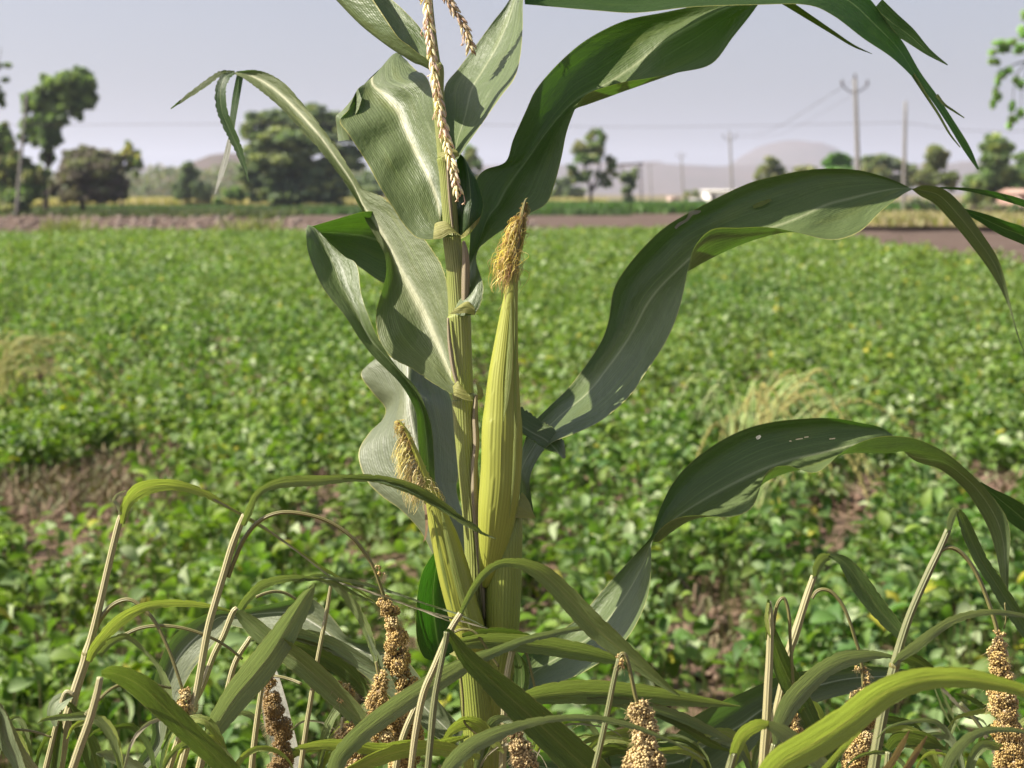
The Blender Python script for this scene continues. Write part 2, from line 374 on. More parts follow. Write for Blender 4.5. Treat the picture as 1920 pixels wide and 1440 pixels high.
lumps('bank_rubble', np.stack([px_, py_, bank(px_, py_)+.02], -1), g0.uniform(.05, .16, n), [(.30, .22, .18) if v < .7 else (.42, .34, .29) for v in g0.random(n)], M['stone'], 6, label='loose brown stones and clods strewn along the earth bank', cat='stones')

# hills
def hill(name, prof, d, depth, seed, mat, rough=6):
    """prof [(x px, y px)] skyline at distance d"""
    pr = np.array(prof, float); xs = np.linspace(pr[0, 0], pr[-1, 0], 160); ys = np.interp(xs, pr[:, 0], pr[:, 1])
    k = np.ones(7)/7; ys = np.convolve(np.pad(ys, 3, 'edge'), k, 'valid')
    H = np.array([HY(y, d) for y in ys]); T = np.linspace(-1, 1, 41)
    G = np.zeros((41, 160, 3))
    for j, t in enumerate(T):
        G[j, :, 0] = (xs-960)/F*d; G[j, :, 1] = d+t*depth; f = math.cos(t*math.pi/2)**.9
        G[j, :, 2] = H*f+rough*fbm(G[j, :, 0], G[j, :, 1]+0*xs, 150, seed)*f*math.sin(min(1, abs(t)*2)*math.pi)-.5
    b = MB(); b.grid(G); return tag(b.build(name, mat), None, None, None, 'structure')
hill('hills', [(1330,330),(1360,312),(1395,292),(1430,272),(1460,263),(1490,262),(1520,268),(1550,283),(1590,300),(1640,312),(1720,322),(1800,332),(1900,340)], 3000, 420, 31, M['hill'])
hill('hills', [(600,345),(700,330),(800,318),(900,312),(1000,306),(1090,310),(1160,306),(1215,303),(1270,310),(1330,312),(1400,308),(1500,314),(1650,310),(1750,306),(1860,304),(1990,308),(2150,320)], 2300, 350, 32, M['hill'])
hill('hills', [(-250,345),(-80,330),(100,335),(230,325),(280,312),(330,318),(370,325),(430,330),(560,335),(760,345),(900,350)], 1900, 260, 33, M['hill'])
hill('hills', [(340,368),(368,330),(385,300),(405,288),(440,285),(480,288),(530,296),(600,312),(700,330),(760,345),(820,362)], 700, 90, 34, M['hill'], 1.2)

# ------------------------------------------------------------------ trees
def tree(name, label, cat, dist, base_x, blobs, limbs, leaf, cols, seed, dens=1.0, group=None, depthk=.8, base_y=None, trunk_r=.22, sub=.36):
    """blobs: [(cx,cy,rx,ry)] photograph px; limbs: list of px polylines [(x,y,r px)]"""
    g = np.random.default_rng(seed); s = dist/F
    root = thing(name, PG(base_x, dist), label, cat, group)
    V = []; C = []
    for bi_, (cx, cy, rx, ry) in enumerate(blobs):
        dz = g.normal(0, .35)*rx*s*depthk
        c0 = AT(cx, cy, dist)+np.array([0, dz, 0]); R3 = np.array([rx*s, rx*s*depthk, ry*s])
        nsub = max(5, int(rx*ry/24*dens**.5)); 
        sc_ = g.normal(0, 1, (nsub, 3)); sc_ /= np.linalg.norm(sc_, axis=1)[:, None]; sc_ *= g.random((nsub, 1))**.45*(1-sub*.35)
        for q in sc_:
            cc = c0+q*R3; rs = R3*sub*g.uniform(.6, 1.2); nl = int(dens*75)
            p = g.normal(0, 1, (nl, 3)); p /= np.linalg.norm(p, axis=1)[:, None]; p *= g.random((nl, 1))**.4
            pos = cc+p*rs; sz = leaf*.95*g.uniform(.6, 1.4, (nl, 1, 1))
            a = g.normal(0, 1, (nl, 3)); a /= np.linalg.norm(a, axis=1)[:, None]
            b_ = np.cross(a, g.normal(0, 1, (nl, 3))); b_ /= np.linalg.norm(b_, axis=1)[:, None]
            qd = np.stack([-a, b_*.65, a, -b_*.65], 1)*sz+pos[:, None]
            V.append(qd); col = np.array(cols[g.integers(len(cols))])*g.uniform(.8, 1.2)
            C.append(np.repeat((col*g.uniform(.8, 1.2, (nl, 1)))[:, None], 4, 1))
    V = np.concatenate(V).reshape(-1, 3); C = np.concatenate(C).reshape(-1, 3)
    b = MB(); b.add(V, np.arange(len(V)).reshape(-1, 4), None, C); b.build('crown', M['farleaf'], root, smooth=False)
    b = MB()
    for L in limbs:
        pts = [AT(x, y, dist)+np.array([0, g.normal(0, .1), 0]) for x, y, r in L]
        pts[0][2] = max(-.05, pts[0][2]) if L[0][1] < 380 else -.05
        b.tube(pts, [r*s for x, y, r in L], 7, sub=4)
    b.build('trunk', M['bark'], root)
    return root
GR = [(.060, .088, .034), (.050, .072, .030), (.080, .105, .040)]
GB = [(.056, .074, .040), (.048, .062, .036), (.072, .088, .045)]
PU = [(.070, .060, .052), (.062, .054, .044), (.068, .072, .042)]
YG = [(.085, .092, .042), (.068, .080, .038), (.10, .10, .05)]
tree('tall_tree', 'tall leafy tree leaning right above the left bank, its crown stepped in two lobes', 'tree', 96, 86,
     [(150,150,32,26),(120,165,30,30),(160,185,22,22),(80,150,12,8),(85,185,26,28),(60,195,24,22),(100,225,34,26),(140,200,25,16),(152,218,8,8),(60,235,26,18),(45,230,13,9),(95,262,24,20),(60,262,18,12),(90,295,16,14),(45,252,10,10)],
     [[(86,410,5.5),(85,350,5),(92,300,4),(105,250,3.4),(125,200,2.5),(145,160,1.5)],[(92,300,3),(75,260,2.4),(62,215,1.5)],[(98,270,2.5),(120,225,2),(150,190,1)]], .20, GR, 101, 1.0)
tree('bare_tree', 'nearly leafless purplish tree with a broad twiggy crown and dark trunk beside the tall tree', 'tree', 92, 155,
     [(165,292,42,22),(135,300,26,22),(190,318,38,26),(210,345,32,22),(175,350,40,20),(145,340,30,20),(120,330,18,22),(215,300,20,16),(100,355,14,18),(150,365,40,16),(200,365,40,16),(230,350,18,22),(120,372,20,12),(165,318,46,24)],
     [[(157,410,5.5),(153,370,4.5),(152,335,4),(160,300,2.5),(170,275,1.2)],[(152,340,3),(135,315,2),(118,300,1)],[(153,338,3),(180,318,2),(205,305,1)],[(127,408,3),(124,385,2),(120,365,1)]], .10, PU, 102, 1.5)
tree('leafy_tree', 'low spreading green tree standing at the left edge behind the concrete pole', 'tree', 88, 8,
     [(5,250,18,22),(0,275,26,26),(20,300,28,22),(5,330,36,28),(45,315,24,22),(60,335,28,26),(35,365,40,24),(80,330,18,20),(15,390,40,18)],
     [[(2,415,4),(6,380,3.4),(20,350,2.8),(28,335,2)],[(12,414,2),(4,390,2),(-5,360,2)]], .17, GR+YG, 103, 1.0)
tree('palm_tree', 'palm with drooping yellowish lower fronds beyond the bare tree', 'palm', 120, 228,
     [(240,275,9,12),(232,290,16,12),(250,292,14,12),(225,305,8,10),(258,300,9,12),(245,312,16,12),(252,325,8,9),(232,318,10,8),(262,310,5,8)],
     [[(228,385,2.6),(229,350,2.4),(234,320,2.2),(240,295,1.6)]], .20, [(.09,.11,.04),(.16,.15,.05),(.07,.09,.035)], 104, 1.0)
tree('round_bush', 'two-lobed round bush standing alone on the stubble left of the acacia', 'bush', 150, 355,
     [(350,312,18,12),(352,328,20,14),(345,352,24,20),(372,358,24,20),(388,366,10,12),(335,362,14,14)], [[(355,388,2.5),(353,350,2),(351,315,1.4)]], .26, GB, 105, 1.1)
tree('acacia_tree', 'wide dark acacia with a domed layered crown left of the maize', 'tree', 125, 540,
     [(590,212,34,18),(545,222,36,18),(495,225,34,18),(470,245,22,20),(625,225,30,20),(575,240,60,20),(520,258,60,20),(640,252,34,16),(590,275,60,18),(650,285,40,14),(480,285,30,20),(535,300,50,20),(610,308,50,18),(660,310,26,12),(470,325,26,22),(520,338,40,24),(580,342,50,26),(630,345,36,22),(480,360,30,20),(550,372,60,14),(615,370,40,14),(560,258,70,24),(520,300,60,28),(600,320,50,26),(500,345,50,24),(560,352,70,24),(640,300,34,26)],
     [[(545,392,5),(546,350,4.5),(555,310,3.5),(580,260,2)],[(552,392,3.6),(570,345,3),(610,300,2)],[(546,350,3.6),(515,305,2.6),(490,260,1.5)],[(560,300,3),(545,250,2)]], .20, GB+[(.10,.11,.05)], 106, 1.0, sub=.3)
tree('small_tree', 'small round bush at the foot of the acacia on its left', 'bush', 122, 435, [(430,365,14,11),(443,362,16,14),(410,374,12,8)], [[(435,388,1.5),(434,365,1)]], .2, GR, 107)
tree('hedge_tree', 'dull green tree showing between the maize leaves left of the stalk', 'tree', 160, 690, [(690,345,30,22),(720,350,30,20),(660,352,22,18),(700,365,40,14)], [[(690,388,2),(690,360,1.4)]], .28, GB, 108)
tree('far_tree', 'olive green tree half hidden behind the maize stalk', 'tree', 150, 885, [(880,285,16,14),(872,300,18,14),(890,305,20,16),(865,335,26,16),(895,345,22,20)], [[(884,385,2.4),(884,340,1.8),(882,300,1.2)]], .26, YG+GR, 109)
tree('forked_tree', 'tree with a forked pale trunk and gappy crown right of the maize stalk', 'tree', 120, 1107,
     [(1128,252,14,12),(1112,256,16,12),(1100,275,22,14),(1085,287,18,12),(1120,275,18,20),(1100,298,28,12),(1073,318,14,14),(1088,335,16,14),(1145,300,12,8),(1148,318,14,12),(1128,335,14,14),(1100,325,12,10),(1138,345,10,8)],
     [[(1108,385,3.4),(1107,355,3),(1098,325,2.2),(1095,295,1.6)],[(1107,358,2.6),(1118,335,2),(1126,300,1.4),(1128,265,1)],[(1107,362,2.2),(1130,335,1.6),(1148,312,1)]], .19, GR+YG, 110, .9)
tree('dense_tree', 'narrow dark column of leaves just right of the forked tree', 'tree', 125, 1180, [(1186,325,12,10),(1172,330,12,12),(1185,342,14,12),(1178,355,12,14),(1180,372,10,12)], [[(1180,390,2.5),(1180,360,2),(1180,335,1.4)]], .19, GB, 111, 1.2)
tree('low_bush', 'low faint bush in front of the hills behind the forked tree', 'bush', 210, 1055, [(1055,345,20,14),(1070,358,26,14),(1040,366,22,12)], [[(1055,384,1.5),(1055,360,1)]], .35, GB, 112)
tree('roadside_bush', 'rounded olive bush at the left end of the white shed', 'bush', 190, 1300, [(1302,364,15,8),(1292,371,13,8),(1312,372,12,7)], [[(1300,385,1.2),(1300,368,.8)]], .3, YG, 113)
tree('pale_tree', 'pale green thin-crowned tree under the right slope of the round hill', 'tree', 150, 1445, [(1445,303,18,10),(1435,318,16,14),(1455,322,20,14),(1428,335,12,12)], [[(1443,390,2),(1443,340,1.6),(1442,310,1)]], .25, YG, 114, .8)
tree('hazy_bush', 'hazy olive bush between the pale tree and the bright green tree', 'bush', 200, 1505, [(1498,318,22,10),(1520,318,16,12),(1485,330,20,10)], [[(1500,388,1.6),(1500,330,1)]], .32, YG, 115)
tree('green_tree', 'bright green bushy tree left of the tallest pole', 'tree', 130, 1568, [(1570,297,22,12),(1558,306,18,14),(1585,308,16,16),(1570,325,30,16)], [[(1570,392,2.6),(1570,320,1.6)]], .22, [(.06,.115,.028),(.05,.09,.024)], 116, 1.1)
tree('olive_tree', 'long olive tree mass between the two nearest poles', 'tree', 165, 1660, [(1625,302,18,10),(1650,300,26,12),(1680,308,28,12),(1710,325,24,14),(1640,322,36,16),(1690,340,40,18)], [[(1655,390,2.2),(1655,320,1.6)]], .28, YG+GB, 117)
tree('twin_palm', 'tree with a square green top over pale drooping fronds right of the slanted pole', 'tree', 105, 1752,
     [(1752,285,20,14),(1745,300,18,14),(1765,298,16,16),(1752,312,22,10),(1730,330,20,14),(1770,335,24,16),(1788,345,14,14),(1745,345,26,12),(1715,338,12,10)], [[(1755,400,4),(1753,350,3.2),(1752,310,2)]], .19, YG, 118)
tree('tall_bushy_tree', 'tall bushy tree with rounded top near the right edge', 'tree', 100, 1868,
     [(1865,265,24,14),(1850,280,16,18),(1880,282,20,20),(1865,300,26,18),(1850,325,30,18),(1885,330,34,20),(1830,345,30,18),(1870,352,40,20),(1905,350,26,18),(1845,372,34,12)], [[(1862,405,4.5),(1862,350,3.6),(1864,290,2.4)],[(1862,350,3),(1880,310,2)]], .19, GR+[(.11,.13,.04)], 119)
tree('edge_tree', 'half-cut rounded tree on the right edge behind the tall bushy tree', 'tree', 115, 1930, [(1918,300,20,14),(1925,318,26,18),(1912,335,18,14),(1940,350,34,26)], [[(1930,405,4),(1930,340,3)]], .22, GR, 120)
tree('scrub_bush', 'dry scrub bush under the arched leaf at the right', 'bush', 85, 1850, [(1835,392,22,12),(1855,388,16,16),(1880,395,24,12),(1815,402,16,8)], [[(1850,415,1.6),(1850,395,1)]], .14, YG+PU, 121)
tree('scrub_bush', 'second scrub bush close to the right edge, greyer than the first', 'bush', 80, 1905, [(1905,395,18,12),(1925,398,20,14),(1890,408,14,8)], [[(1905,420,1.6),(1905,400,1)]], .14, GB+PU, 122)
tree('scrub_bush', 'low dark scrub beside the orange object under the big arched leaf', 'bush', 88, 1725, [(1718,378,14,8),(1738,384,14,8),(1705,388,10,6),(1750,392,10,6)], [[(1725,402,1.2),(1725,385,.8)]], .13, GB, 123)
tree('weeping_tree', 'near tree outside the right edge with hanging feathery green twigs', 'tree', 24, 2130,
     [(2040,60,60,60),(2080,140,60,60),(1960,30,26,22),(1985,80,26,26),(1950,110,18,24),(1918,65,12,9),(1915,88,16,9),(1900,78,10,5),(1880,80,15,6),(1877,92,14,5),(1862,98,10,4),(1868,116,9,4),(1858,115,9,2),(1888,132,9,6),(1878,140,9,6),(1871,152,6,7),(1866,175,4,12),(1870,182,7,3),(1863,195,3,6),(1905,150,6,5),(1914,160,6,8),(1897,200,3,10),(1894,222,4,8),(1903,225,6,5),(1914,210,5,10),(1893,236,3,4),(1918,52,8,10),(1922,28,7,8)],
     [[(2130,520,26),(2125,300,22),(2100,150,17),(2060,80,11),(2000,90,6),(1950,110,3),(1905,120,1.3),(1880,138,.9),(1868,165,.6),(1866,195,.4)],[(2100,150,12),(2040,30,7),(1990,10,4)],[(1935,112,1.6),(1908,140,.9),(1898,190,.6),(1894,235,.4)],[(1935,110,1.2),(1925,160,.8),(1912,205,.5)],[(1950,106,1.6),(1915,88,.9),(1870,90,.5)]], .045, [(.10,.16,.06),(.14,.19,.08),(.09,.12,.05)], 124, 1.0, base_y=520)
tree('gaunt_tree', 'tree just outside the left edge whose sparse twigs reach into the sky', 'tree', 60, -70,
     [(-40,150,26,40),(-60,220,40,40),(-10,125,14,10),(14,122,6,3),(10,150,5,3),(-5,180,12,20),(4,195,4,10)], [[(-70,440,9),(-65,330,7),(-45,220,5),(-10,140,2),(12,120,.8)],[(-30,180,3),(0,150,1),(14,152,.6)],[(-12,150,1.2),(3,100,.6),(2,88,.5)]], .10, GR, 125, .7)

# hazy wood far behind the left fields: one mass
g = np.random.default_rng(130); n = 46000; ux = g.uniform(-420, -42, n); prof = 5.5+2.2*fbm(ux, ux*0, 60, 131)+1.2*fbm(ux, ux*0, 14, 132)
pos = np.stack([ux*.62, 290+g.uniform(-12, 12, n)+.0*ux, g.random(n)**.8*np.maximum(prof, 1.5)], -1)
a = g.normal(0, 1, (n, 3)); a /= np.linalg.norm(a, axis=1)[:, None]; b_ = np.cross(a, g.normal(0, 1, (n, 3))); b_ /= np.linalg.norm(b_, axis=1)[:, None]
qd = np.stack([-a, b_*.6, a, -b_*.6], 1)*(.42*g.uniform(.5, 1.4, (n, 1, 1)))+pos[:, None]
cw = np.array([(.050, .066, .040), (.066, .072, .042), (.072, .062, .050)])[g.integers(3, size=n)]*g.uniform(.8, 1.2, (n, 1))
b = MB(); b.add(qd.reshape(-1, 3), np.arange(n*4).reshape(-1, 4), None, np.repeat(cw, 4, 0)); tag(b.build('distant_wood', M['farleaf'], smooth=False), 'dull hazy wood along the horizon at the left', 'wood', None, 'stuff')
# far green and stubble strips with real blades
def blades(name, label, cat, n, xf, yf, hmin, hmax, w, cols, seed, z0=.1, lean=.35):
    g = np.random.default_rng(seed); x, y = xf(g, n), yf(g, n); h = g.uniform(hmin, hmax, n)
    a = g.random(n)*6.283; d = np.stack([np.cos(a), np.sin(a), 0*a], -1)*w/2
    base_ = np.stack([x, y, np.full(n, z0)], -1); top = base_+np.stack([g.normal(0, lean, n)*h, g.normal(0, lean, n)*h, h], -1)
    mid = base_*.45+top*.55; mid[:, 2] += h*.08
    V = np.stack([base_-d*.6, base_+d*.6, mid+d, mid-d, top+d*.1, top-d*.1], 1)
    c = np.array(cols)[g.integers(len(cols), size=n)]*g.uniform(.75, 1.25, (n, 1)); C = np.repeat(c[:, None], 6, 1)
    i = np.arange(n)[:, None]*6
    Q = np.concatenate([i+np.array([[0, 1, 2, 3]]), i+np.array([[3, 2, 4, 5]])])
    b = MB(); b.add(V.reshape(-1, 3), Q, None, C.reshape(-1, 3)); o = b.build(name, M['grass'], smooth=False)
    return tag(o, label, cat, None, 'stuff')
blades('green_crop', 'low strip of green crop beyond the bank, left of the maize', 'crop', 26000, lambda g, n: g.uniform(-38, 8, n), lambda g, n: g.uniform(100, 140, n), .2, .5, .2, [(.06,.12,.03),(.08,.14,.035)], 51)
blades('green_crop', 'bright green crop strip beyond the ploughed land, right of the maize', 'crop', 30000, lambda g, n: g.uniform(2, 36, n), lambda g, n: g.uniform(108, 150, n), .4, .8, .22, [(.08,.17,.03),(.10,.18,.035)], 52)
blades('stubble', 'pale yellow stubble strip beyond the green crop', 'stubble', 24000, lambda g, n: g.uniform(-60, 10, n), lambda g, n: 150+g.random(n)**1.5*90, .5, 1.0, .3, [(.42,.36,.17),(.48,.40,.2)], 53)
blades('dry_grass', 'straw coloured grass verge beyond the ploughed land at the right', 'grass', 20000, lambda g, n: g.uniform(15, 45, n), lambda g, n: g.uniform(60, 86, n), .1, .45, .12, [(.36,.32,.15),(.24,.25,.10),(.40,.33,.2)], 54, z0=.25)
blades('bank_grass', 'dull green growth below the trees at the left', 'grass', 14000, lambda g, n: g.uniform(-34, -14, n), lambda g, n: g.uniform(84, 108, n), .15, .5, .2, [(.09,.12,.04),(.14,.15,.06),(.07,.09,.04)], 55)
blades('field_edge_grass', 'tufts of pale grass along the far edge of the bean field', 'grass', 420, lambda g, n: np.concatenate([g.normal(-9.3, .5, n//2), g.normal(-15.8, .4, n-n//2)]), lambda g, n: g.normal(53, .5, n), .3, .75, .05, [(.28,.28,.10),(.20,.23,.08)], 56)

# ------------------------------------------------------------------ poles and wires
def wire_arms(b, c, s, arm):
    for sg in (-1, 1):
        b.tube([c, c+np.array([sg*.35, 0, .12])*s, c+np.array([sg*.72, 0, .42])*s], [.045*s, .045*s, .04*s], 6, sub=3)
def pole(label, x, ytop, dist, xtop=None, arms='v', r=.13, y_arm=None, mat='concrete', group='utility poles'):
    p0 = PG(x, dist); root = thing('utility_pole', p0, label, 'utility pole', group)
    top = AT(xtop if xtop is not None else x, ytop, dist); b = MB()
    b.tube([p0-np.array([0, 0, .1]), p0+(top-p0)*.5, top], [r*1.15, r, r*.75], 8, sub=3); b.build('pole', M[mat], root)
    if arms == 'v':
        c = top.copy(); c[2] = HY(y_arm, dist)
        b = MB(); wire_arms(b, c, 1.0, 1); b.build('crossarm', M['metal'], root)
        for q in (c+np.array([-.72, 0, .42]), c+np.array([.72, 0, .42]), top+np.array([0, 0, -.02])):
            b = MB(); b.tube([q, q+np.array([0, 0, .10]), q+np.array([0, 0, .2]), q+np.array([0, 0, .3])], [.05, .09, .05, .07], 8, sub=2); b.build('insulator', M['metal'], root)
    return top
pole('tall concrete pole with raised v-shaped arms right of the round hill', 1603, 148, 86, 1603, y_arm=174)
pole('pole with v-shaped arms just above the white shed', 1368, 250, 172, 1368, y_arm=264)
pole('fainter pole with v-shaped arms left of the one above the shed', 1277, 288, 250, 1277, y_arm=296)
pole('farthest tiny pole with v-shaped arms beside the steel frame', 1218, 306, 330, 1218, y_arm=312)
pole('plain leaning concrete pole right of the tall armed pole', 1683, 190, 90, 1698, arms=None, r=.11)
pole('plain grey pole in front of the tall leafy tree at the left', 42, 175, 84, 50, arms=None, r=.095)
fr = thing('steel_frame', PG(1188, 240), 'dark two-legged steel frame with a flat crossbeam beside the dense tree', 'power frame')
b = MB(); b.tube([PG(1166, 240), AT(1166, 306, 240)], [.12, .12], 6, sub=1); b.build('leg', M['metal'], fr)
b = MB(); b.tube([PG(1200, 240), AT(1200, 304, 240)], [.14, .14], 6, sub=1); b.build('leg', M['metal'], fr)
b = MB(); b.tube([AT(1160, 309, 239.8), AT(1206, 307, 239.8)], [.20, .20], 6, sub=1); b.build('beam', M['metal'], fr)
def wire(label, pts, r=.012):
    b = MB(); b.tube(pts, r, 4, sub=8); tag(b.build('overhead_wire', M['metal']), label, 'wire', 'overhead wires')
pt = lambda x, y, d, dx=0: AT(x, y, d)+np.array([dx, 0, 0])
for dx, nm in ((-.72, 'left'), (.72, 'right'), (0, 'middle')):
    yy = 163 if dx else 150; a = pt(1603, yy, 86, dx); c_ = pt(1368, 256 if dx else 249, 172, dx); m_ = (a+c_)/2-np.array([0, 0, 1.2])
    wire('wire from the %s insulator of the tall armed pole to the pole above the shed' % nm, [a, m_, c_], .009)
wire('long faint wire crossing the sky on both sides of the leaning pole', [AT(-200, 236, 90), AT(700, 232, 90), AT(1200, 238, 90), AT(1695, 230, 90)], .012)
wire('wire running right from the leaning pole to the edge', [AT(1695, 230, 90), AT(1850, 246, 84), AT(2100, 240, 80)], .012)

# ------------------------------------------------------------------ far buildings and the orange figure
shd = thing('white_shed', PG(1385, 185), 'long white flat-roofed shed half hidden behind the arched leaf', 'shed')
mw = bpy.data.materials.new('white_wall'); mw.use_nodes = True; mw.node_tree.nodes['Principled BSDF'].inputs['Base Color'].default_value = (.92, .90, .86, 1)
mr = M['metal']
s_ = 185/F; X0 = (1319-960)*s_; X1 = (1480-960)*s_; Z1 = HY(357, 185)
b = MB(); b.box(X0+.25, X1-.25, 185, 190, 0, Z1-.12); b.build('wall', mw, shd, False)
b = MB(); b.box(X0, X1, 184.7, 190.3, Z1-.12, Z1+.05); b.build('roof', mw, shd, False)
b = MB(); b.box(X0+.7, X0+1.3, 184.95, 185.2, 0, 1.4); b.build('door', M['metal'], shd, False)
def hut(x0, x1, y1, d, label, col):
    s = d/F; r_ = thing('small_hut', PG((x0+x1)/2, d), label, 'hut'); z1 = HY(y1, d); a, c = (x0-960)*s, (x1-960)*s
    m = bpy.data.materials.new('hut_wall'); m.use_nodes = True; m.node_tree.nodes['Principled BSDF'].inputs['Base Color'].default_value = (*col, 1)
    b = MB(); b.box(a, c, d, d+4, 0, z1*.82); b.build('wall', m, r_, False)
    b = MB(); V = [(a-.15, d-.2, z1*.82+.01), (c+.15, d-.2, z1*.82+.01), (c+.15, d+4.2, z1*.82+.01), (a-.15, d+4.2, z1*.82+.01), (a-.15, d+2, z1), (c+.15, d+2, z1)]
    b.add(V, [(0, 1, 5), (0, 5, 4), (2, 3, 4), (2, 4, 5), (0, 4, 3), (1, 2, 5), (0, 3, 2), (0, 2, 1)]); b.build('roof', m, r_, False)
    b = MB(); b.box(a+(c-a)*.42, a+(c-a)*.56, d-.05, d+.2, 0, z1*.6); b.build('door', M['metal'], r_, False)
hut(1253, 1271, 369, 230, 'tiny pinkish hut left of the roadside bush', (.62, .46, .40))
hut(1296, 1318, 372, 185, 'low grey-roofed hut touching the left end of the white shed', (.45, .42, .42))
hut(1902, 1990, 354, 92, 'house with a sloping orange tiled roof at the right edge', (.36, .23, .18))

def person(x, dist, ytop, label):
    s = dist/F; p = PG(x, dist); h = HY(ytop, dist); k = h/1.7
    r_ = thing('person', p, label, 'person')
    sk = MB()
    def q(dx, dz, dy=0): return p+np.array([dx, dy, dz])*k
    sk.tube([q(0, .84), q(0, 1.0), q(0, 1.2), q(0, 1.38), q(0, 1.46), q(0.01, 1.52, -.01), q(.015, 1.60, -.02), q(.015, 1.69, -.01)], [.14*k, .13*k, .15*k, .12*k, .055*k, .075*k, .085*k, .03*k], 12, sub=4)
    for sg in (-1, 1):
        sk.tube([q(.08*sg, .88), q(.09*sg, .5), q(.10*sg, .1), q(.10*sg, .04, -.12)], [.09*k, .06*k, .04*k, .03*k], 8, sub=4)
        sk.tube([q(.15*sg, 1.38), q(.2*sg, 1.12), q(.19*sg, .9, -.1), q(.18*sg, .8, -.14)], [.05*k, .042*k, .032*k, .02*k], 8, sub=4)
    skm = bpy.data.materials.new('skin'); skm.use_nodes = True; skm.node_tree.nodes['Principled BSDF'].inputs['Base Color'].default_value = (.20, .11, .07, 1)
    sk.build('person_body', skm, r_)
    om = bpy.data.materials.new('orange_cloth'); om.use_nodes = True; om.node_tree.nodes['Principled BSDF'].inputs['Base Color'].default_value = (.80, .26, .08, 1); om.node_tree.nodes['Principled BSDF'].inputs['Roughness'].default_value = .8
    b = MB(); G = b.tube([q(0, .12), q(0, .5), q(0, .88), q(0, 1.05), q(0, 1.25), q(0, 1.40)], [.27*k, .23*k, .19*k, .17*k, .19*k, .13*k], 16, sub=4); b.build('sari', om, r_)
    hm = bpy.data.materials.new('hair'); hm.use_nodes = True; hm.node_tree.nodes['Principled BSDF'].inputs['Base Color'].default_value = (.02, .015, .012, 1)
    b = MB(); b.tube([q(.015, 1.56, .04), q(.015, 1.64, .02), q(.015, 1.72, 0)], [.07*k, .09*k, .03*k], 10, sub=3); b.build('hair', hm, r_)
person(1762, 90, 392, 'distant person in an orange garment standing under the arched leaf at the right')

# haze: one box of even air round everything except the sky
hz = MB(); hz.box(-5200, 5200, -60, 7200, -2, 190); hm_ = bpy.data.materials.new('haze_air'); hm_.use_nodes = True
t_ = hm_.node_tree; t_.nodes.clear(); o_ = t_.nodes.new('ShaderNodeOutputMaterial'); pv = t_.nodes.new('ShaderNodeVolumePrincipled')
pv.inputs['Color'].default_value = (.74, .80, .98, 1); pv.inputs['Density'].default_value = HAZE; pv.inputs['Anisotropy'].default_value = .2
t_.links.new(pv.outputs[0], o_.inputs['Volume']); hzo = hz.build('haze', hm_, smooth=False); hzo['kind'] = 'stuff'; hzo['label'] = 'pale dry haze hanging over the far fields and hills'
# ------------------------------------------------------------------ bean field
# bare patches: photograph ellipses projected on the soil
PATCH = [(105,940,180,34),(260,885,80,24),(610,940,66,20),(1005,1003,58,24),(1010,1110,56,28),(1285,1165,60,22),(1160,858,48,17),(1600,925,100,22),(1870,920,90,28),(1715,866,44,12),(1320,1240,60,18),(205,842,46,12),(940,705,80,9),(420,640,50,6),(1150,700,60,6),(430,800,60,8),(60,700,60,7),(1750,1180,30,10),(1480,1000,40,10)]
def project(x, y, z):
    dx, dy, dz = x-CAM[0], y-CAM[1], z-CAM[2]
    d = dy*FW[1]+dz*FW[2]; v = dy*UP[1]+dz*UP[2]
    return 960+dx/d*F, 720-v/d*F
def patch(x, y):
    m = np.zeros_like(x, float)
    for z in (.02, .12, .22, .30):
        u, v = project(x, y, z)
        for cx, cy, rx, ry in PATCH:
            q = ((u-cx)/rx)**2+((v-cy)/ry)**2; m = np.maximum(m, np.clip(1.25-q, 0, 1))
    return m
def leaf_template(rows, two=True):
    V = []; Fc = []
    ts, ws = rows
    for i, (t, w) in enumerate(zip(ts, ws)):
        zc = .10*math.sin(t*math.pi)-.16*t*t
        if w == 0: V.append([(t-.0), 0, zc, 0])
        else: V += [[t, -w, zc+.55*w, 1], [t, 0, zc, 0], [t, w, zc+.55*w, 1]]
    V = np.array(V); k = len(ts)-2
    Fc += [(0, 2, 1), (0, 3, 2)]
    for i in range(k-1):
        a = 1+3*i; Fc += [(a, a+1, a+4), (a, a+4, a+3), (a+1, a+2, a+5), (a+1, a+5, a+4)]
    a = 1+3*(k-1); tip = len(V)-1; Fc += [(a, a+1, tip), (a+1, a+2, tip)]
    return V[:, :3], np.array(Fc)
T_HI = leaf_template(([0, .08, .24, .45, .68, .88, 1], [0, .13, .24, .275, .22, .09, 0]))
T_MD = leaf_template(([0, .22, .6, 1], [0, .25, .26, 0]))
T_LO = (np.array([[0, 0, 0], [.5, -.36, .05], [1, 0, -.1], [.5, .36, .05]]), np.array([(0, 1, 2), (0, 2, 3)]))
def rot_frames(g, n, tilt_m, tilt_s, az=None):
    az = g.random(n)*6.283 if az is None else az
    ti = np.clip(g.normal(tilt_m, tilt_s, n), -1.2, 1.45)        # pitch of the blade direction
    ro = g.normal(0, .65, n)
    d = np.stack([np.cos(az)*np.cos(ti), np.sin(az)*np.cos(ti), np.sin(ti)], -1)
    side = np.stack([-np.sin(az), np.cos(az), 0*az], -1); up = np.cross(d, side)
    s2 = side*np.cos(ro)[:, None]+up*np.sin(ro)[:, None]; u2 = np.cross(d, s2)
    return d, s2, u2
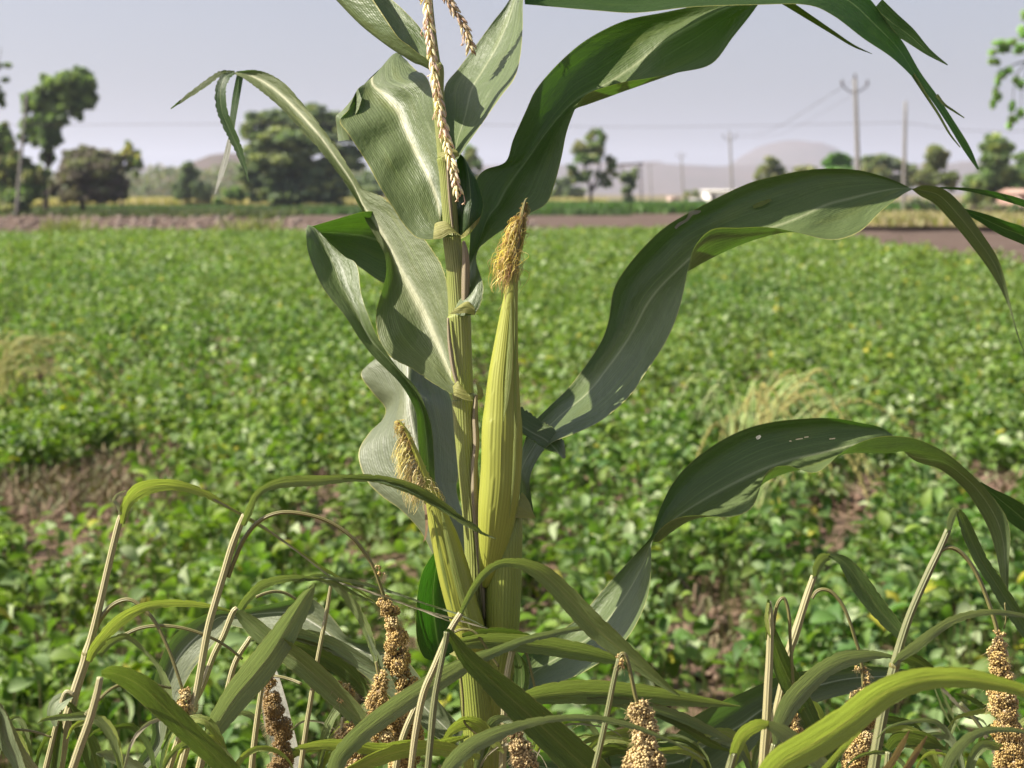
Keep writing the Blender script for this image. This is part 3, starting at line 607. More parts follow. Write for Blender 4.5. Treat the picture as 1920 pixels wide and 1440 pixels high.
def scatter(tpl, pos, size, frames, col):
    V, Fc = tpl; d, s, u = frames; n = len(pos)
    W_ = pos[:, None]+size[:, None, None]*(V[None, :, 0:1]*d[:, None]+V[None, :, 1:2]*s[:, None]+V[None, :, 2:3]*u[:, None])
    T = Fc[None]+np.arange(n)[:, None, None]*len(V)
    return W_.reshape(-1, 3), T.reshape(-1, 3), np.repeat(col[:, None], len(V), 1).reshape(-1, 3)
def canopy_h(x, y): return .33+.05*fbm(x, y, 1.6, 61)+.03*fbm(x, y, 5, 62)
def bean_cols(g, x, y, n):
    A = np.array([(.085, .165, .045), (.110, .19, .055), (.13, .215, .062), (.155, .225, .055), (.065, .135, .042)])
    c = A[g.integers(len(A), size=n)]*g.uniform(.8, 1.2, (n, 1))
    yl = np.clip(.5+.7*fbm(x, y, 9, 63)+.012*(y-10), 0, 1)[:, None]*.85*g.random((n, 1))**.7
    c = c*(1-yl)+np.array([.19, .25, .035])*yl
    r = g.random(n); pale = r < .10; c[pale] = np.array([.36, .42, .28])*g.uniform(.75, 1.15, (pale.sum(), 1))
    yel = (r > .982); c[yel] = np.array([.36, .34, .05])*g.uniform(.7, 1.1, (yel.sum(), 1))
    grey = (r > .13) & (r < .26); c[grey] = np.array([.18, .255, .12])*g.uniform(.8, 1.2, (grey.sum(), 1))
    return c
bV = []; bT = []; bC = []; off = 0
def push(V, T, C):
    global off
    bV.append(V); bT.append(T+off); bC.append(C); off += len(V)
def field(y0, y1, dens, nleaf, size, tpl, seed, hw=.43, rad=.17):
    g = np.random.default_rng(seed); ym = y1; A = 2*hw*ym+3
    n = int(A*(y1-y0)*dens); x = g.uniform(-A/2, A/2, n); y = g.uniform(y0, y1, n)
    ok = (np.abs(x) < hw*y+1.2) & (x < 10.4+.5*np.sin(y)) & (y < 56+2*np.sin(x*.4)+.10*x)
    m = patch(x, y); ok &= g.random(n) > m*1.7
    gap = fbm(x, y, .9, 64); ok &= ~((gap > .85) & (g.random(n) < .75))
    x, y = x[ok], y[ok]; n = len(x); ps = g.uniform(.6, 1.2, n)*(1-.35*patch(x, y))
    k = nleaf; az = g.random((n, k))*6.283; el = np.arcsin(g.random((n, k))**.8); rr = g.uniform(.72, 1.0, (n, k))
    h = canopy_h(x, y)*ps
    r_ = rad*ps[:, None]*rr*np.cos(el)*1.15
    X = x[:, None]+r_*np.cos(az); Y = y[:, None]+r_*np.sin(az); Z = (.06+np.sin(el)*.94*rr)*h[:, None]
    X, Y, Z = X.ravel(), Y.ravel(), Z.ravel(); N_ = len(X)
    pos = np.stack([X, Y, Z], -1)
    fr = rot_frames(g, N_, .12, .60, (az+g.normal(0, .8, az.shape)).ravel())
    # leaves in each plant share a shade
    c = bean_cols(g, X, Y, N_)*np.repeat(g.uniform(.85, 1.15, n), k)[:, None]
    push(*scatter(tpl, pos, size*g.uniform(.45, 1.25, N_), fr, c)); return N_
n1 = field(2.2, 9.5, 18, 64, .080, T_HI, 71)
n2 = field(9.5, 26, 15, 44, .082, T_MD, 72)
n3 = field(26, 60, 9, 22, .12, T_LO, 73, rad=.24)
bm = mesh_np('bean_crop', np.vstack(bV), np.vstack(bT), None, np.vstack(bC)); bm.materials.append(M['bean'])
bo = bpy.data.objects.new('bean_crop', bm); COL.objects.link(bo)
tag(bo, 'dense green bean crop covering the whole field behind the maize', 'crop', None, 'stuff')
print('bean leaves', n1, n2, n3)
# petioles in the near crop
g = np.random.default_rng(75); n = 5200; y = g.uniform(2.6, 7.5, n); x = g.uniform(-.42, .42, n)*y
ok = g.random(n) > patch(x, y); x, y = x[ok], y[ok]; n = len(x); h = canopy_h(x, y)*g.uniform(.6, .98, n)
a = np.stack([x, y, 0*x], -1); c = a+np.stack([g.normal(0, .05, n), g.normal(0, .05, n), h], -1)
wv = np.stack([np.full(n, .0016), 0*x, 0*x], -1); V = np.stack([a-wv, a+wv, c+wv*.6, c-wv*.6], 1).reshape(-1, 3)
b = MB(); b.add(V, np.arange(len(V)).reshape(-1, 4), None, np.repeat(np.array([(.16, .20, .06), (.20, .16, .08)])[g.integers(2, size=n)], 4, 0)); tag(b.build('bean_stalks', M['grass'], smooth=False), 'thin stalks inside the bean crop', 'crop', None, 'stuff')
# dry weeds on the bare ground
g = np.random.default_rng(76); pos = []
while len(pos) < 4200:
    u_, v_ = (g.normal(170, 120), g.normal(905, 42)) if g.random() < .62 else [(g.normal(q[0], q[2]*.5), g.normal(q[1], q[3]*.5)) for q in [PATCH[g.integers(len(PATCH))]]][0]
    r_ = P(u_, v_, 1)-CAM
    if r_[2] > -.05: continue
    t = -1.58/r_[2]; pos.append(CAM+r_*t)
pos = np.array(pos); n = len(pos); h = g.uniform(.02, .13, n)
top = pos+np.stack([g.normal(0, .08, n), g.normal(0, .08, n), h], -1); top[:, 2] = pos[:, 2]+h
a_ = g.random(n)*6.28; wv = np.stack([np.cos(a_), np.sin(a_), 0*a_], -1)*g.uniform(.0015, .009, (n, 1))
V = np.stack([pos-wv*.5, pos+wv*.5, top+wv, top-wv], 1).reshape(-1, 3)
cc = np.array([(.24, .17, .11), (.30, .24, .14), (.16, .16, .07), (.20, .13, .09), (.26, .27, .14)])[g.integers(5, size=n)]
b = MB(); b.add(V, np.arange(len(V)).reshape(-1, 4), None, np.repeat(cc, 4, 0)); tag(b.build('dry_weeds', M['weed'], smooth=False), 'brown dead weeds on the bare patches of the field', 'weeds', None, 'stuff')
g = np.random.default_rng(77); n = 6500; q = g.integers(len(PATCH), size=n); Pp = np.array(PATCH)[q]
u_ = g.normal(Pp[:, 0], Pp[:, 2]*.6); v_ = g.normal(Pp[:, 1], Pp[:, 3]*.6); pts = []
for a_, c_ in zip(u_, v_):
    r_ = P(a_, max(c_, 640), 1)-CAM; pts.append(CAM+r_*(-1.57/r_[2]))
lumps('soil_clods', pts, g.uniform(.006, .045, n)*g.uniform(.4, 1, n), np.array([(.30, .20, .14), (.24, .15, .105), (.40, .28, .20), (.18, .11, .08)])[g.integers(4, size=n)], M['stone'], 78, label='reddish clods of earth on the bare patches', cat='clods')

# grass tufts with hanging seed heads standing in the field
def tuft(label, x, ybase, dist, h, n, lean, seed, spreadx, cols):
    g = np.random.default_rng(seed); p0 = PG(x, dist); r_ = thing('grass_tuft', p0, label, 'grass tuft')
    b = MB(); hd = MB()
    for k in range(n):
        a = p0+np.array([g.normal(0, .05), g.normal(0, .06), 0]); hh = h*g.uniform(.7, 1.08); sx = g.normal(lean, spreadx); sy = g.normal(0, .12)
        q = [a, a+np.array([sx*.15, sy*.3, hh*.5]), a+np.array([sx*.45, sy*.7, hh*.88]), a+np.array([sx*.85, sy, hh]), a+np.array([sx*1.25, sy*1.2, hh*.82]), a+np.array([sx*1.5, sy*1.3, hh*.55])]
        if k % 3: b.tube(q[:5], [.0032, .003, .0028, .0022, .001], 4, sub=4, col=np.array(cols[g.integers(len(cols))])*g.uniform(.8, 1.2), cap=False)
        else:
            b.tube(q[:4], [.002]*4, 4, sub=4, col=(.46, .44, .18), cap=False); C = cr(np.array(q[2:]), 14)
            for i, c in enumerate(C):
                for m_ in range(4):
                    d = g.normal(0, .006, 3); hd.tube([c+d*.3, c+d+np.array([0, 0, -.006])], [.0035, .0012], 4, sub=1, col=np.array((.52, .46, .18))*g.uniform(.75, 1.25))
    b.build('blades', M['grass'], r_); hd.build('seed_head', M['grass'], r_)
tuft('pale yellow grass tuft with arching seed heads behind the lower right leaf', 1385, 860, 6.2, .80, 60, .16, 81, .22, [(.50,.56,.27),(.55,.58,.32),(.36,.44,.18)])
tuft('yellow grass tuft cut by the left edge of the field', -20, 640, 9.6, .66, 60, .22, 82, .20, [(.62,.54,.28),(.50,.46,.20),(.36,.38,.14)])
# ------------------------------------------------------------------ maize plant
def ribbon_grid(rows, nl=6, na=5, wav=0.0, freq=3.0, seed=0, tw=None, rag=0.0, dz=None, bow=None):
    """rows: list of rows of (px,py,z cm). Smooth surface through all rails. Returns grid + uv"""
    K = max(len(r) for r in rows)
    rr = []
    for r in rows:
        r = np.array(r, float)
        if len(r) < K:
            t = np.linspace(0, len(r)-1, K); i = np.minimum(t.astype(int), len(r)-2) if len(r) > 1 else np.zeros(K, int)
            r = r[i]*(1-(t-i))[:, None]+r[i+1]*(t-i)[:, None] if len(r) > 1 else np.repeat(r, K, 0)
        rr.append(r)
    A = np.array(rr)
    if bow is not None: A[:, :, 2] += np.array(bow)[None]*np.sin(np.linspace(.25, 1, len(A))*math.pi*.75)[:, None]
    if dz is not None:
        for i in range(len(A)): A[i, :, 2] += dz[min(i, len(dz)-1)]
    if tw is not None:
        for i, a_ in enumerate(tw[:len(A)]): A[i, :, 2] += a_*(1-2*np.linspace(0, 1, K))
    if len(A) > 1: A = cr(A.reshape(len(A), -1), nl).reshape(-1, K, 3)
    B = np.array([cr(a, na) for a in A])                       # across
    n, m = B.shape[:2]
    if rag:
        g_ = np.random.default_rng(seed+900); h_ = m//2
        for side, inner in ((0, h_), (m-1, h_)):
            k_ = rag*np.abs(g_.normal(0, 1, n))*(g_.random(n) < .55)
            dv = B[:, inner, :2]-B[:, side, :2]; ln = np.linalg.norm(dv, axis=1)+1e-6
            B[:, side, :2] += dv/ln[:, None]*np.minimum(k_, ln*.5)[:, None]
    u = np.linspace(0, 1, m)
    W3 = np.array([[PZ(*B[i, j]) for j in range(m)] for i in range(n)])
    L = np.concatenate([[0], np.cumsum(np.linalg.norm(np.diff(W3[:, m//2], axis=0), axis=1))])
    if wav:
        r0 = random.Random(seed); p1, p2 = r0.random()*6, r0.random()*6
        for i in range(n):
            for j in range(m):
                e = abs(u[j]-.5)*2
                s = 1 if u[j] > .5 else -1
                B[i, j, 2] += wav*e**1.5*(math.sin(L[i]*freq*33+p1+s*1.3)+.5*math.sin(L[i]*freq*71+p2+s*2.1))
        W3 = np.array([[PZ(*B[i, j]) for j in range(m)] for i in range(n)])
    uv = np.stack(np.broadcast_arrays(u[None, :], L[:, None]), -1)
    return W3, uv
GR_ = []
def leafm(name, rows, mat, parent, **k):
    b = MB(); G, uv = ribbon_grid(rows, **k); b.grid(G, uv); o = b.build(name, M[mat], parent); GR_.append((o, G)); return o
def rib_rows(pts, w, tilt=0.0, fold=0.0, z=None):
    """pts [(x,y,z)], w widths px -> 3-rail rows perpendicular to the path in the picture"""
    p = np.array(pts, float); w = np.atleast_1d(np.asarray(w, float))
    if len(w) == 1: w = np.repeat(w, len(p))
    tl = np.atleast_1d(np.asarray(tilt, float)); tl = np.repeat(tl, len(p)) if len(tl) == 1 else tl
    t = np.gradient(p[:, :2], axis=0); t /= np.linalg.norm(t, axis=1)[:, None]+1e-9
    nn = np.stack([-t[:, 1], t[:, 0]], 1)
    rows = []
    for i in range(len(p)):
        h = w[i]/2; a = p[i, :2]+nn[i]*h; c = p[i, :2]-nn[i]*h
        rows.append([(a[0], a[1], p[i, 2]+tl[i]*w[i]/22), (p[i, 0], p[i, 1], p[i, 2]+fold*w[i]/22), (c[0], c[1], p[i, 2]-tl[i]*w[i]/22)])
    return rows
def pxr(r, z=0): return r*(D0+z/100)/F

base = ground_under(905, 0)
maize = thing('maize_plant', (base[0], base[1], 0), 'tall green maize plant with two silking ears and arching leaves', 'maize plant')
mz = maize
def tubepx(name, pts, mat, parent, sides=20, sub=6, tail=None, col=None):
    """pts (x,y,z,rpx)"""
    b = MB(); W3 = [PZ(p[0], p[1], p[2]) for p in pts]; r = [pxr(p[3], p[2]) for p in pts]
    if tail: W3 = [np.array(t[0]) for t in tail]+W3; r = [t[1] for t in tail]+r
    b.tube(W3, r, sides, sub=sub, col=col); return b.build(name, M[mat], parent)
gx, gy = base[0], base[1]
# stalk, bottom to top
tubepx('stalk', [(903, 1440, 0, 33), (902, 1380, 0, 33), (893, 1300, 0, 32), (890, 1230, .2, 30), (893, 1150, .4, 27), (893, 1060, .4, 22), (888, 985, .2, 19.5), (879, 895, 0, 19), (872, 807, 0, 20), (870, 752, 0, 22.5),
    (868, 738, 0, 20.5), (864, 651, 0, 20.5), (861, 596, 0, 22), (859, 580, 0, 18.5), (853, 500, 0, 17), (847, 446, 0, 17), (846, 430, 0, 15), (838, 330, 0, 14.5), (834, 298, 0, 15.5), (832, 285, 0, 12.5), (822, 185, .1, 11), (821, 130, .1, 11.5), (817, 118, .1, 9), (809, 50, .2, 7.5), (805, 0, .2, 6.5), (800, -90, .4, 5), (797, -200, .5, 3.5), (795, -330, .8, 2)],
    'stalk', mz, 24, 5, tail=[((gx+.012, gy, 0), .016), ((gx+.008, gy, .4), .0155), ((gx+.003, gy, .8), .0155)])
# sheath wrapping the lower stem beside the ear
tubepx('leaf_sheath', [(903, 1452, .2, 35.5), (912, 1350, .2, 34.5), (928, 1270, -.2, 33), (940, 1200, -.6, 31.5), (943.5, 1130, -.9, 32.5), (945, 1060, -1.0, 33.5), (948, 1005, -1.0, 32), (955, 972, -.8, 25), (958, 960, -.6, 19)], 'sheath', mz, 24, 5)
# second (front, left) sheath that carries the left ear
tubepx('leaf_sheath', [(900, 1440, -.9, 27), (897, 1370, -1.0, 29), (891, 1300, -1.1, 28), (884, 1230, -1.2, 27)], 'sheath', mz, 24, 5)
# hairy brown sheath edges
for pts in ([(869, 452, -1.0, 3), (873, 480, -1.05, 6.5), (873, 530, -1.0, 8), (872, 565, -.9, 7), (866, 586, -.9, 2)],
            [(840, 596, -.9, 2), (843, 640, -1.0, 4), (850, 690, -1.25, 4.5), (858, 720, -1.4, 3.5), (864, 742, -1.3, 1.5)],
            [(893, 740, -.5, 3), (891, 780, -.8, 5.5), (893, 830, -.9, 6), (889, 880, -1.0, 6), (890, 940, -1.1, 6), (895, 1000, -1.2, 6), (901, 1060, -1.3, 6), (906, 1120, -1.2, 4), (908, 1160, -1.0, 2)],
            [(838, 300, -.6, 2), (841, 340, -.65, 3), (845, 390, -.7, 3), (850, 440, -.8, 1.5)]):
    tubepx('sheath_margin', pts, 'margin', mz, 8, 5)

# leaves: rows of (x, y, depth cm) across the blade, base to tip
leafm('leaf', [[(822,138,-1.2),(812,134,-.6),(808,120,.8),(828,118,1.2)],[(800,110,-1.4),(790,123,0),(800,100,1.8),(803,90,2.4)],[(787,102,-1.2),(776,118,.5),(785,85,3),(800,76,3.5)],
 [(768,86,-.8),(755,105,1),(768,65,4),(790,55,4.6)],[(747,70,-.2),(727,87,2),(745,50,5),(764,26,5.8)],[(723,35,.8),(677,48,3.5),(715,20,6.5),(738,2,7)],[(700,0,2),(632,2,5),(690,-15,8),(710,-20,8.5)],
 [(660,-60,4),(585,-50,7),(650,-70,10),(680,-75,10.5)],[(622,-120,7),(600,-110,9),(620,-125,11),(640,-130,11)],[(590,-150,9),(588,-150,9.5),(592,-152,10),(594,-154,10)]], 'leaf', mz, na=6, wav=.05)
leafm('leaf', [[(856,443,-1.5),(838,438,-1.3),(826,424,-.3),(832,412,.8),(846,405,1.0)],[(793,449,-1.6),(810,428,-.9),(824,402,.5),(836,380,.9),(850,360,.6)],[(764,430,-1.0),(790,400,.2),(818,370,1.6),(834,340,1.2),(850,310,.4)],
 [(735,387,-.4),(770,360,1.4),(803,330,2.6),(825,300,2.0),(842,270,.8)],[(712,350,.4),(748,325,2.9),(790,303,3.8),(813,275,3.0),(832,245,1.6)],[(692,312,2.4),(730,290,3.6),(775,275,5.2),(802,245,4.2),(820,215,2.6)],
 [(672,280,3),(712,262,5.6),(760,240,6.6),(788,212,5.6),(812,180,4)],[(652,250,3.9),(690,232,6.1),(745,205,8),(775,180,7),(806,158,5.5)],[(637,227,6),(672,200,8.6),(722,178,9.4),(755,162,8.0),(800,145,6.5)],
 [(655,205,7.4),(671,168,9.5),(702,163,10.8),(732,150,10),(792,137,8.6)],[(668,185,9.5),(682,160,11),(697,148,12),(728,128,11.9),(783,134,10.5)],[(676,168,10.5),(690,150,12),(706,137,13.5),(733,110,13.4),(768,120,12)],
 [(690,152,12.5),(706,138,13.6),(725,119,15),(745,100,14.9),(762,116,14)],[(700,170,15),(710,165,16),(725,150,17),(745,140,16.5),(758,150,16)]], 'leaf_mid', mz, na=6, wav=.10, freq=1.6, seed=3)
leafm('leaf_fold', [[(671,166,9),(678,185,8.2)],[(659,187,9.6),(672,205,7.6)],[(641,208,10.2),(660,222,7.4)],[(630,219,10.2),(646,228,7.8)],[(632,242,10),(648,240,8.2)],[(634,265,9.5),(656,262,8.2)]], 'leaf', mz)
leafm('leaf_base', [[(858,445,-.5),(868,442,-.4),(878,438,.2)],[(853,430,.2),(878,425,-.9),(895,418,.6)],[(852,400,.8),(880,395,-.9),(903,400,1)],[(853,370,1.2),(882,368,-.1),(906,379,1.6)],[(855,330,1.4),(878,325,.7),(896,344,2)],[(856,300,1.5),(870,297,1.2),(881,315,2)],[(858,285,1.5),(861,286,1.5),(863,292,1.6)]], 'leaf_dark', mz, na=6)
leafm('leaf', [[(838,292,.9),(846,298,.2),(852,300,-.4),(858,298,-.6),(862,292,-.4)],[(838,262,2.6),(848,262,2.4),(858,262,2.0),(868,266,.8),(878,268,-.4)],[(834,215,5),(854,215,4.8),(872,218,4.0),(888,225,2.6),(905,230,.4)],[(834,163,7.5),(858,165,7.2),(884,168,6.2),(912,174,3.8),(939,181,1)],
 [(860,128,8.6),(880,128,8.4),(905,132,7.2),(935,138,4.8),(965,146,1.8)],[(890,88,9.4),(908,85,9.2),(930,90,8.2),(955,96,6.2),(976,102,3.4)],[(925,40,10),(938,40,10),(952,42,9.4),(968,46,7.8),(980,50,6)],[(951,6,10.4),(958,4,10.4),(965,2,10),(975,1,9),(981,0,8)],[(975,-40,11),(978,-42,11),(982,-44,10.6),(988,-40,10),(992,-36,9.6)]], 'leaf', mz, na=6, wav=.10, freq=1.4, seed=5)
# its arching far half, mostly above the frame, and the torn tips
leafm('leaf', [[(984,8,9),(984,-5,9.5),(990,-25,10)],[(1050,14,8.6),(1050,-10,11),(1060,-60,12)],[(1120,20,8.4),(1130,-15,12),(1150,-90,13)],[(1195,24,8.8),(1210,-15,12.5),(1230,-100,14)],[(1300,13,9.5),(1310,-30,13),(1330,-100,14)],[(1420,9,10),(1430,-35,13.5),(1450,-95,15)],[(1510,9,11),(1530,-25,14),(1560,-60,15)],[(1560,28,12),(1590,0,14.5),(1628,-5,15.5)],
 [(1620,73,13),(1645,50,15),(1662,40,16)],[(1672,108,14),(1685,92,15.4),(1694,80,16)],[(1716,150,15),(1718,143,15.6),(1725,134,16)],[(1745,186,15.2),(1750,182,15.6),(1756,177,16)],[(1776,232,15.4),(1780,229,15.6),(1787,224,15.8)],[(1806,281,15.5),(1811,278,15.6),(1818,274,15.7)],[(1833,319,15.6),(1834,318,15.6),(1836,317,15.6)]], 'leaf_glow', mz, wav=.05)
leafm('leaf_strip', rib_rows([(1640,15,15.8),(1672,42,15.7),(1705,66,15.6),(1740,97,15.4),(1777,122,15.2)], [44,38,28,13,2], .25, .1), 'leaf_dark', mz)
leafm('leaf_strip', rib_rows([(1756,178,15.2),(1771,196,15),(1790,209,14.9),(1808,221,14.8)], [7,5,4,2], .2), 'leaf_strip', mz)
leafm('leaf_strip', rib_rows([(1712,140,15.2),(1736,178,15),(1760,215,14.9),(1780,250,14.8),(1800,276,14.8)], [8,6,5,4,2], .2), 'leaf_strip', mz)
leafm('leaf', [[(860,575,1.2),(862,575,.5),(850,586,-1.6),(866,592,-2),(890,590,-2)],[(868,545,1.3),(867,548,.8),(866,552,-.4),(884,562,-1.6),(901,570,-1.8)],[(874,515,1.5),(874,518,1.4),(877,518,.8),(893,527,-.8),(906,535,-1.2)],[(880,470,2),(884,475,2),(889,480,2),(892,487,.8),(893,490,.3)],[(882,430,2.8),(893,438,3),(902,443,3.2),(903,455,2),(899,466,1.5)],
 [(884,400,3.5),(900,408,4),(915,408,4.4),(928,420,3.2),(932,438,1.8)],[(886,365,4),(908,375,5),(932,385,5.7),(958,393,4.2),(985,405,2.4)],[(892,338,5),(920,348,6.2),(950,352,6.7),(990,366,5.0),(1024,382,3.0)],[(910,318,6),(942,322,7.4),(971,322,8),(1006,333,6.4),(1040,345,4.3)],[(948,303,7),(968,300,8.4),(988,300,9.2),(1020,300,7.8),(1053,295,5.6)],[(962,262,8.2),(988,265,9.8),(1012,265,10.4),(1038,258,9.2),(1062,250,7)],
 [(985,210,9.4),(1012,220,11),(1040,228,11.4),(1062,222,10.2),(1076,210,8)],[(1005,168,10.6),(1035,185,12),(1065,200,12.4),(1080,204,10.6),(1088,188,8.8)],[(1041,125,12),(1065,148,13.2),(1090,180,13),(1102,196,10.8),(1110,172,8.8)],[(1085,85,13.2),(1112,115,14.2),(1135,158,13.4),(1152,178,11),(1165,155,9)],[(1130,57,14),(1160,85,14.8),(1190,122,14),(1206,157,11.2),(1220,146,9.6)],
 [(1180,36,14.8),(1215,62,15.2),(1245,78,14.4),(1262,132,12.4),(1272,136,11)],[(1245,23,15.4),(1275,40,15.6),(1300,46,14.8),(1322,100,13.2),(1334,120,12)],[(1310,10,15.6),(1330,20,15.6),(1350,20,15.2),(1364,58,14.2),(1374,70,13.4)],[(1370,2,15.6),(1385,3,15.6),(1392,4,15.4),(1398,20,15),(1406,30,14.6)],[(1420,-8,15.6),(1421,-6,15.6),(1422,-4,15.6),(1424,-2,15.5),(1426,2,15.4)]], 'leaf', mz, na=6, wav=.06, freq=1.2, seed=8)
leafm('leaf_strip', rib_rows([(1422,-4,15.6),(1445,-10,15.4),(1470,2,15.2),(1503,23,15),(1557,58,14.8),(1599,85,14.8),(1635,101,14.8)], [8,12,14,12,8,5,1], .25), 'leaf_strip', mz)
leafm('leaf', [[(885,750,-1.9),(870,748,-1.9),(858,738,-1.2),(852,722,.4),(866,705,1)],[(853,742,-1.9),(848,730,-1.3),(850,712,-.3),(856,690,.8),(866,670,1)],[(808,716,-1.3),(822,700,0),(838,688,1.2),(848,665,1.4),(860,640,1.2)],[(770,690,-.3),(796,672,1.6),(824,652,2.6),(838,625,2.4),(850,600,1.8)],[(735,672,.7),(770,645,3.0),(806,612,3.8),(822,582,3.6),(842,555,2.6)],
 [(712,643,2.4),(750,615,3.4),(788,574,5),(808,545,4.8),(836,520,3.6)],[(704,595,3.6),(738,570,4.8),(768,538,6.2),(790,510,6),(825,490,4.8)],[(712,558,4.2),(735,535,6.2),(750,505,7.4),(772,478,7.2),(805,460,6)],[(724,515,5.6),(730,490,7.4),(733,470,8.6),(752,442,8.4),(785,435,7.2)],[(721,478,7.2),(720,455,8.6),(717,440,9.6),(733,412,9.4),(757,405,8.4)],[(706,448,8.4),(704,430,9.8),(700,412,10.6),(712,388,10.4),(730,380,9.6)],
 [(688,418,9.6),(686,405,10.6),(684,390,11.4),(692,374,11.2),(712,366,10.6)],[(672,384,10.8),(671,376,11.6),(672,366,12.2),(677,358,12),(683,355,11.6)],[(648,345,12),(653,342,12.6),(658,338,13),(663,337,12.7),(667,335,12.2)],[(614,300,13.4),(621,297,14.2),(628,294,14.6),(636,295,14.2),(643,295,13.6)],[(585,265,15),(593,262,15.8),(602,258,16.2),(610,255,15.9),(616,256,15)],[(560,238,16.2),(568,236,17.2),(578,230,17.6),(587,222,17.2),(594,226,16.6)],
 [(530,206,17.8),(539,205,18.8),(550,200,19.2),(561,193,18.8),(568,194,18.2)],[(500,180,19.2),(509,178,20.2),(520,172,20.6),(530,162,20.2),(538,160,19.6)],[(474,160,20.6),(481,157,21.4),(490,151,21.8),(500,143,21.4),(509,140,20.8)],[(455,146,21.6),(458,143,22.2),(462,139,22.6),(470,134,22.3),(478,131,21.8)],[(437,138,22.4),(438,137,22.6),(440,136,22.8),(444,134,22.7),(448,133,22.6)]], 'leaf_white', mz, na=6, wav=.10, freq=1.5, seed=11, rag=1.0, nl=10)
leafm('leaf_strip', rib_rows([(440,135,22.6),(415,137,22.8),(392,152,23),(357,177,23.2),(320,204,23.4)], [5,10,12,10,2], .3), 'leaf_strip', mz, wav=.1, rag=2.0, nl=10)
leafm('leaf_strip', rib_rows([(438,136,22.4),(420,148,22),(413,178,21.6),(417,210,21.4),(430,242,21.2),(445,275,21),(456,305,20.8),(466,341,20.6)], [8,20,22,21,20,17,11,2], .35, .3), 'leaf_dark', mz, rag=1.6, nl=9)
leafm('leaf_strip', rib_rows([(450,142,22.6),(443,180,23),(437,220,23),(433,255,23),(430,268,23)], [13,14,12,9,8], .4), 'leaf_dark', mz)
leafm('leaf_strip', rib_rows([(431,262,23),(424,295,23),(415,325,23),(403,364,23)], [9,11,10,2], .2), 'whitedry', mz)
leafm('leaf', [[(798,935,-1.4),(806,940,-1.2),(816,930,-1)],[(790,885,-1.7),(803,880,-1.2),(815,883,-1)],[(785,840,-2),(800,835,-1.2),(813,845,-1.2)],[(783,810,-2.2),(797,805,-1.3),(811,815,-1.5)],[(778,768,-2.6),(790,765,-1.7),(804,782,-2)],[(750,719,-3),(765,716,-2.0),(782,730,-2.6)],[(706,675,-3),(722,668,-1.8),(740,682,-2.6)],[(677,640,-2.6),(690,630,-1.2),(708,632,-2.4)],[(647,593,-2),(667,580,-.2),(690,590,-1.6)],[(610,547,-1),(640,535,1.3),(677,550,0)],
 [(590,508,0),(625,495,2.8),(669,497,1.4)],[(577,471,1.2),(605,455,4.0),(645,480,2.6)],[(574,442,2.4),(590,428,4.8),(612,450,4)],[(575,428,4.8),(578,422,5.6),(586,432,5.4)],[(596,421,7),(600,434,8.4),(605,450,7)],[(640,408,8),(636,437,10),(637,474,8)],[(677,398,9.4),(680,442,11.4),(676,502,9)],[(700,396,11),(712,450,12),(719,531,10)],[(740,400,12),(750,450,12.4),(752,535,11.5)]], 'leaf', mz, na=7, wav=.06, seed=2)
leafm('leaf', [[(835,1080,1),(845,1082,1.6),(855,1085,1.8),(868,1085,1.8),(884,1070,1.5)],[(811,1038,2),(822,1030,3),(835,1030,3.6),(855,1030,3.4),(880,1040,2.4)],[(787,994,3),(805,990,4.4),(820,985,5),(848,985,4.6),(874,985,3.2)],[(750,955,4),(775,940,5.6),(805,930,6.4),(835,940,6),(862,945,4.6)],[(715,930,5),(750,905,7),(792,885,7.8),(825,900,7.2),(856,915,5.6)],[(685,897,5.6),(728,875,8.3),(782,845,9),(820,860,8.6),(860,890,6.6)],
 [(672,850,6.8),(718,830,9.5),(774,805,10.2),(818,820,9.8),(857,855,7.8)],[(692,812,8),(728,795,10.5),(768,770,11.2),(812,785,10.4),(852,805,9)],[(717,787,9.6),(740,770,11),(765,742,12.2),(805,757,10.8),(850,770,10.2)],[(722,765,10.8),(742,745,12),(764,720,13),(800,733,12.6),(846,746,11)],[(700,738,11.2),(728,720,13.4),(764,700,13.8),(795,705,13.4),(830,715,12)],[(680,712,12),(715,695,14.3),(764,680,14.6),(790,680,14.2),(815,690,13)],[(678,697,13),(700,680,15.2),(764,660,15.4),(785,655,15),(800,660,14)],[(690,685,14),(716,665,16),(764,640,16.4),(780,640,16),(792,645,15)]], 'leaf_back', mz, na=6, wav=.10, freq=1.3, seed=21, bow=[5.5, 1.4, -1.0, 1.6, 7])
leafm('leaf_base', [[(814,1035,.5),(820,1045,1),(830,1060,1.4)],[(793,1070,-.2),(815,1080,1.6),(845,1090,1.8)],[(783,1111,-.7),(812,1120,1.6),(860,1120,2)],[(780,1160,-.9),(815,1165,1.6),(875,1160,2)],[(782,1201,-.9),(820,1200,1.4),(880,1190,2)],[(793,1230,-.6),(825,1225,.9),(870,1215,1.6)],[(806,1238,-.2),(825,1236,.3),(850,1225,.8)]], 'leaf_dark', mz, na=6)
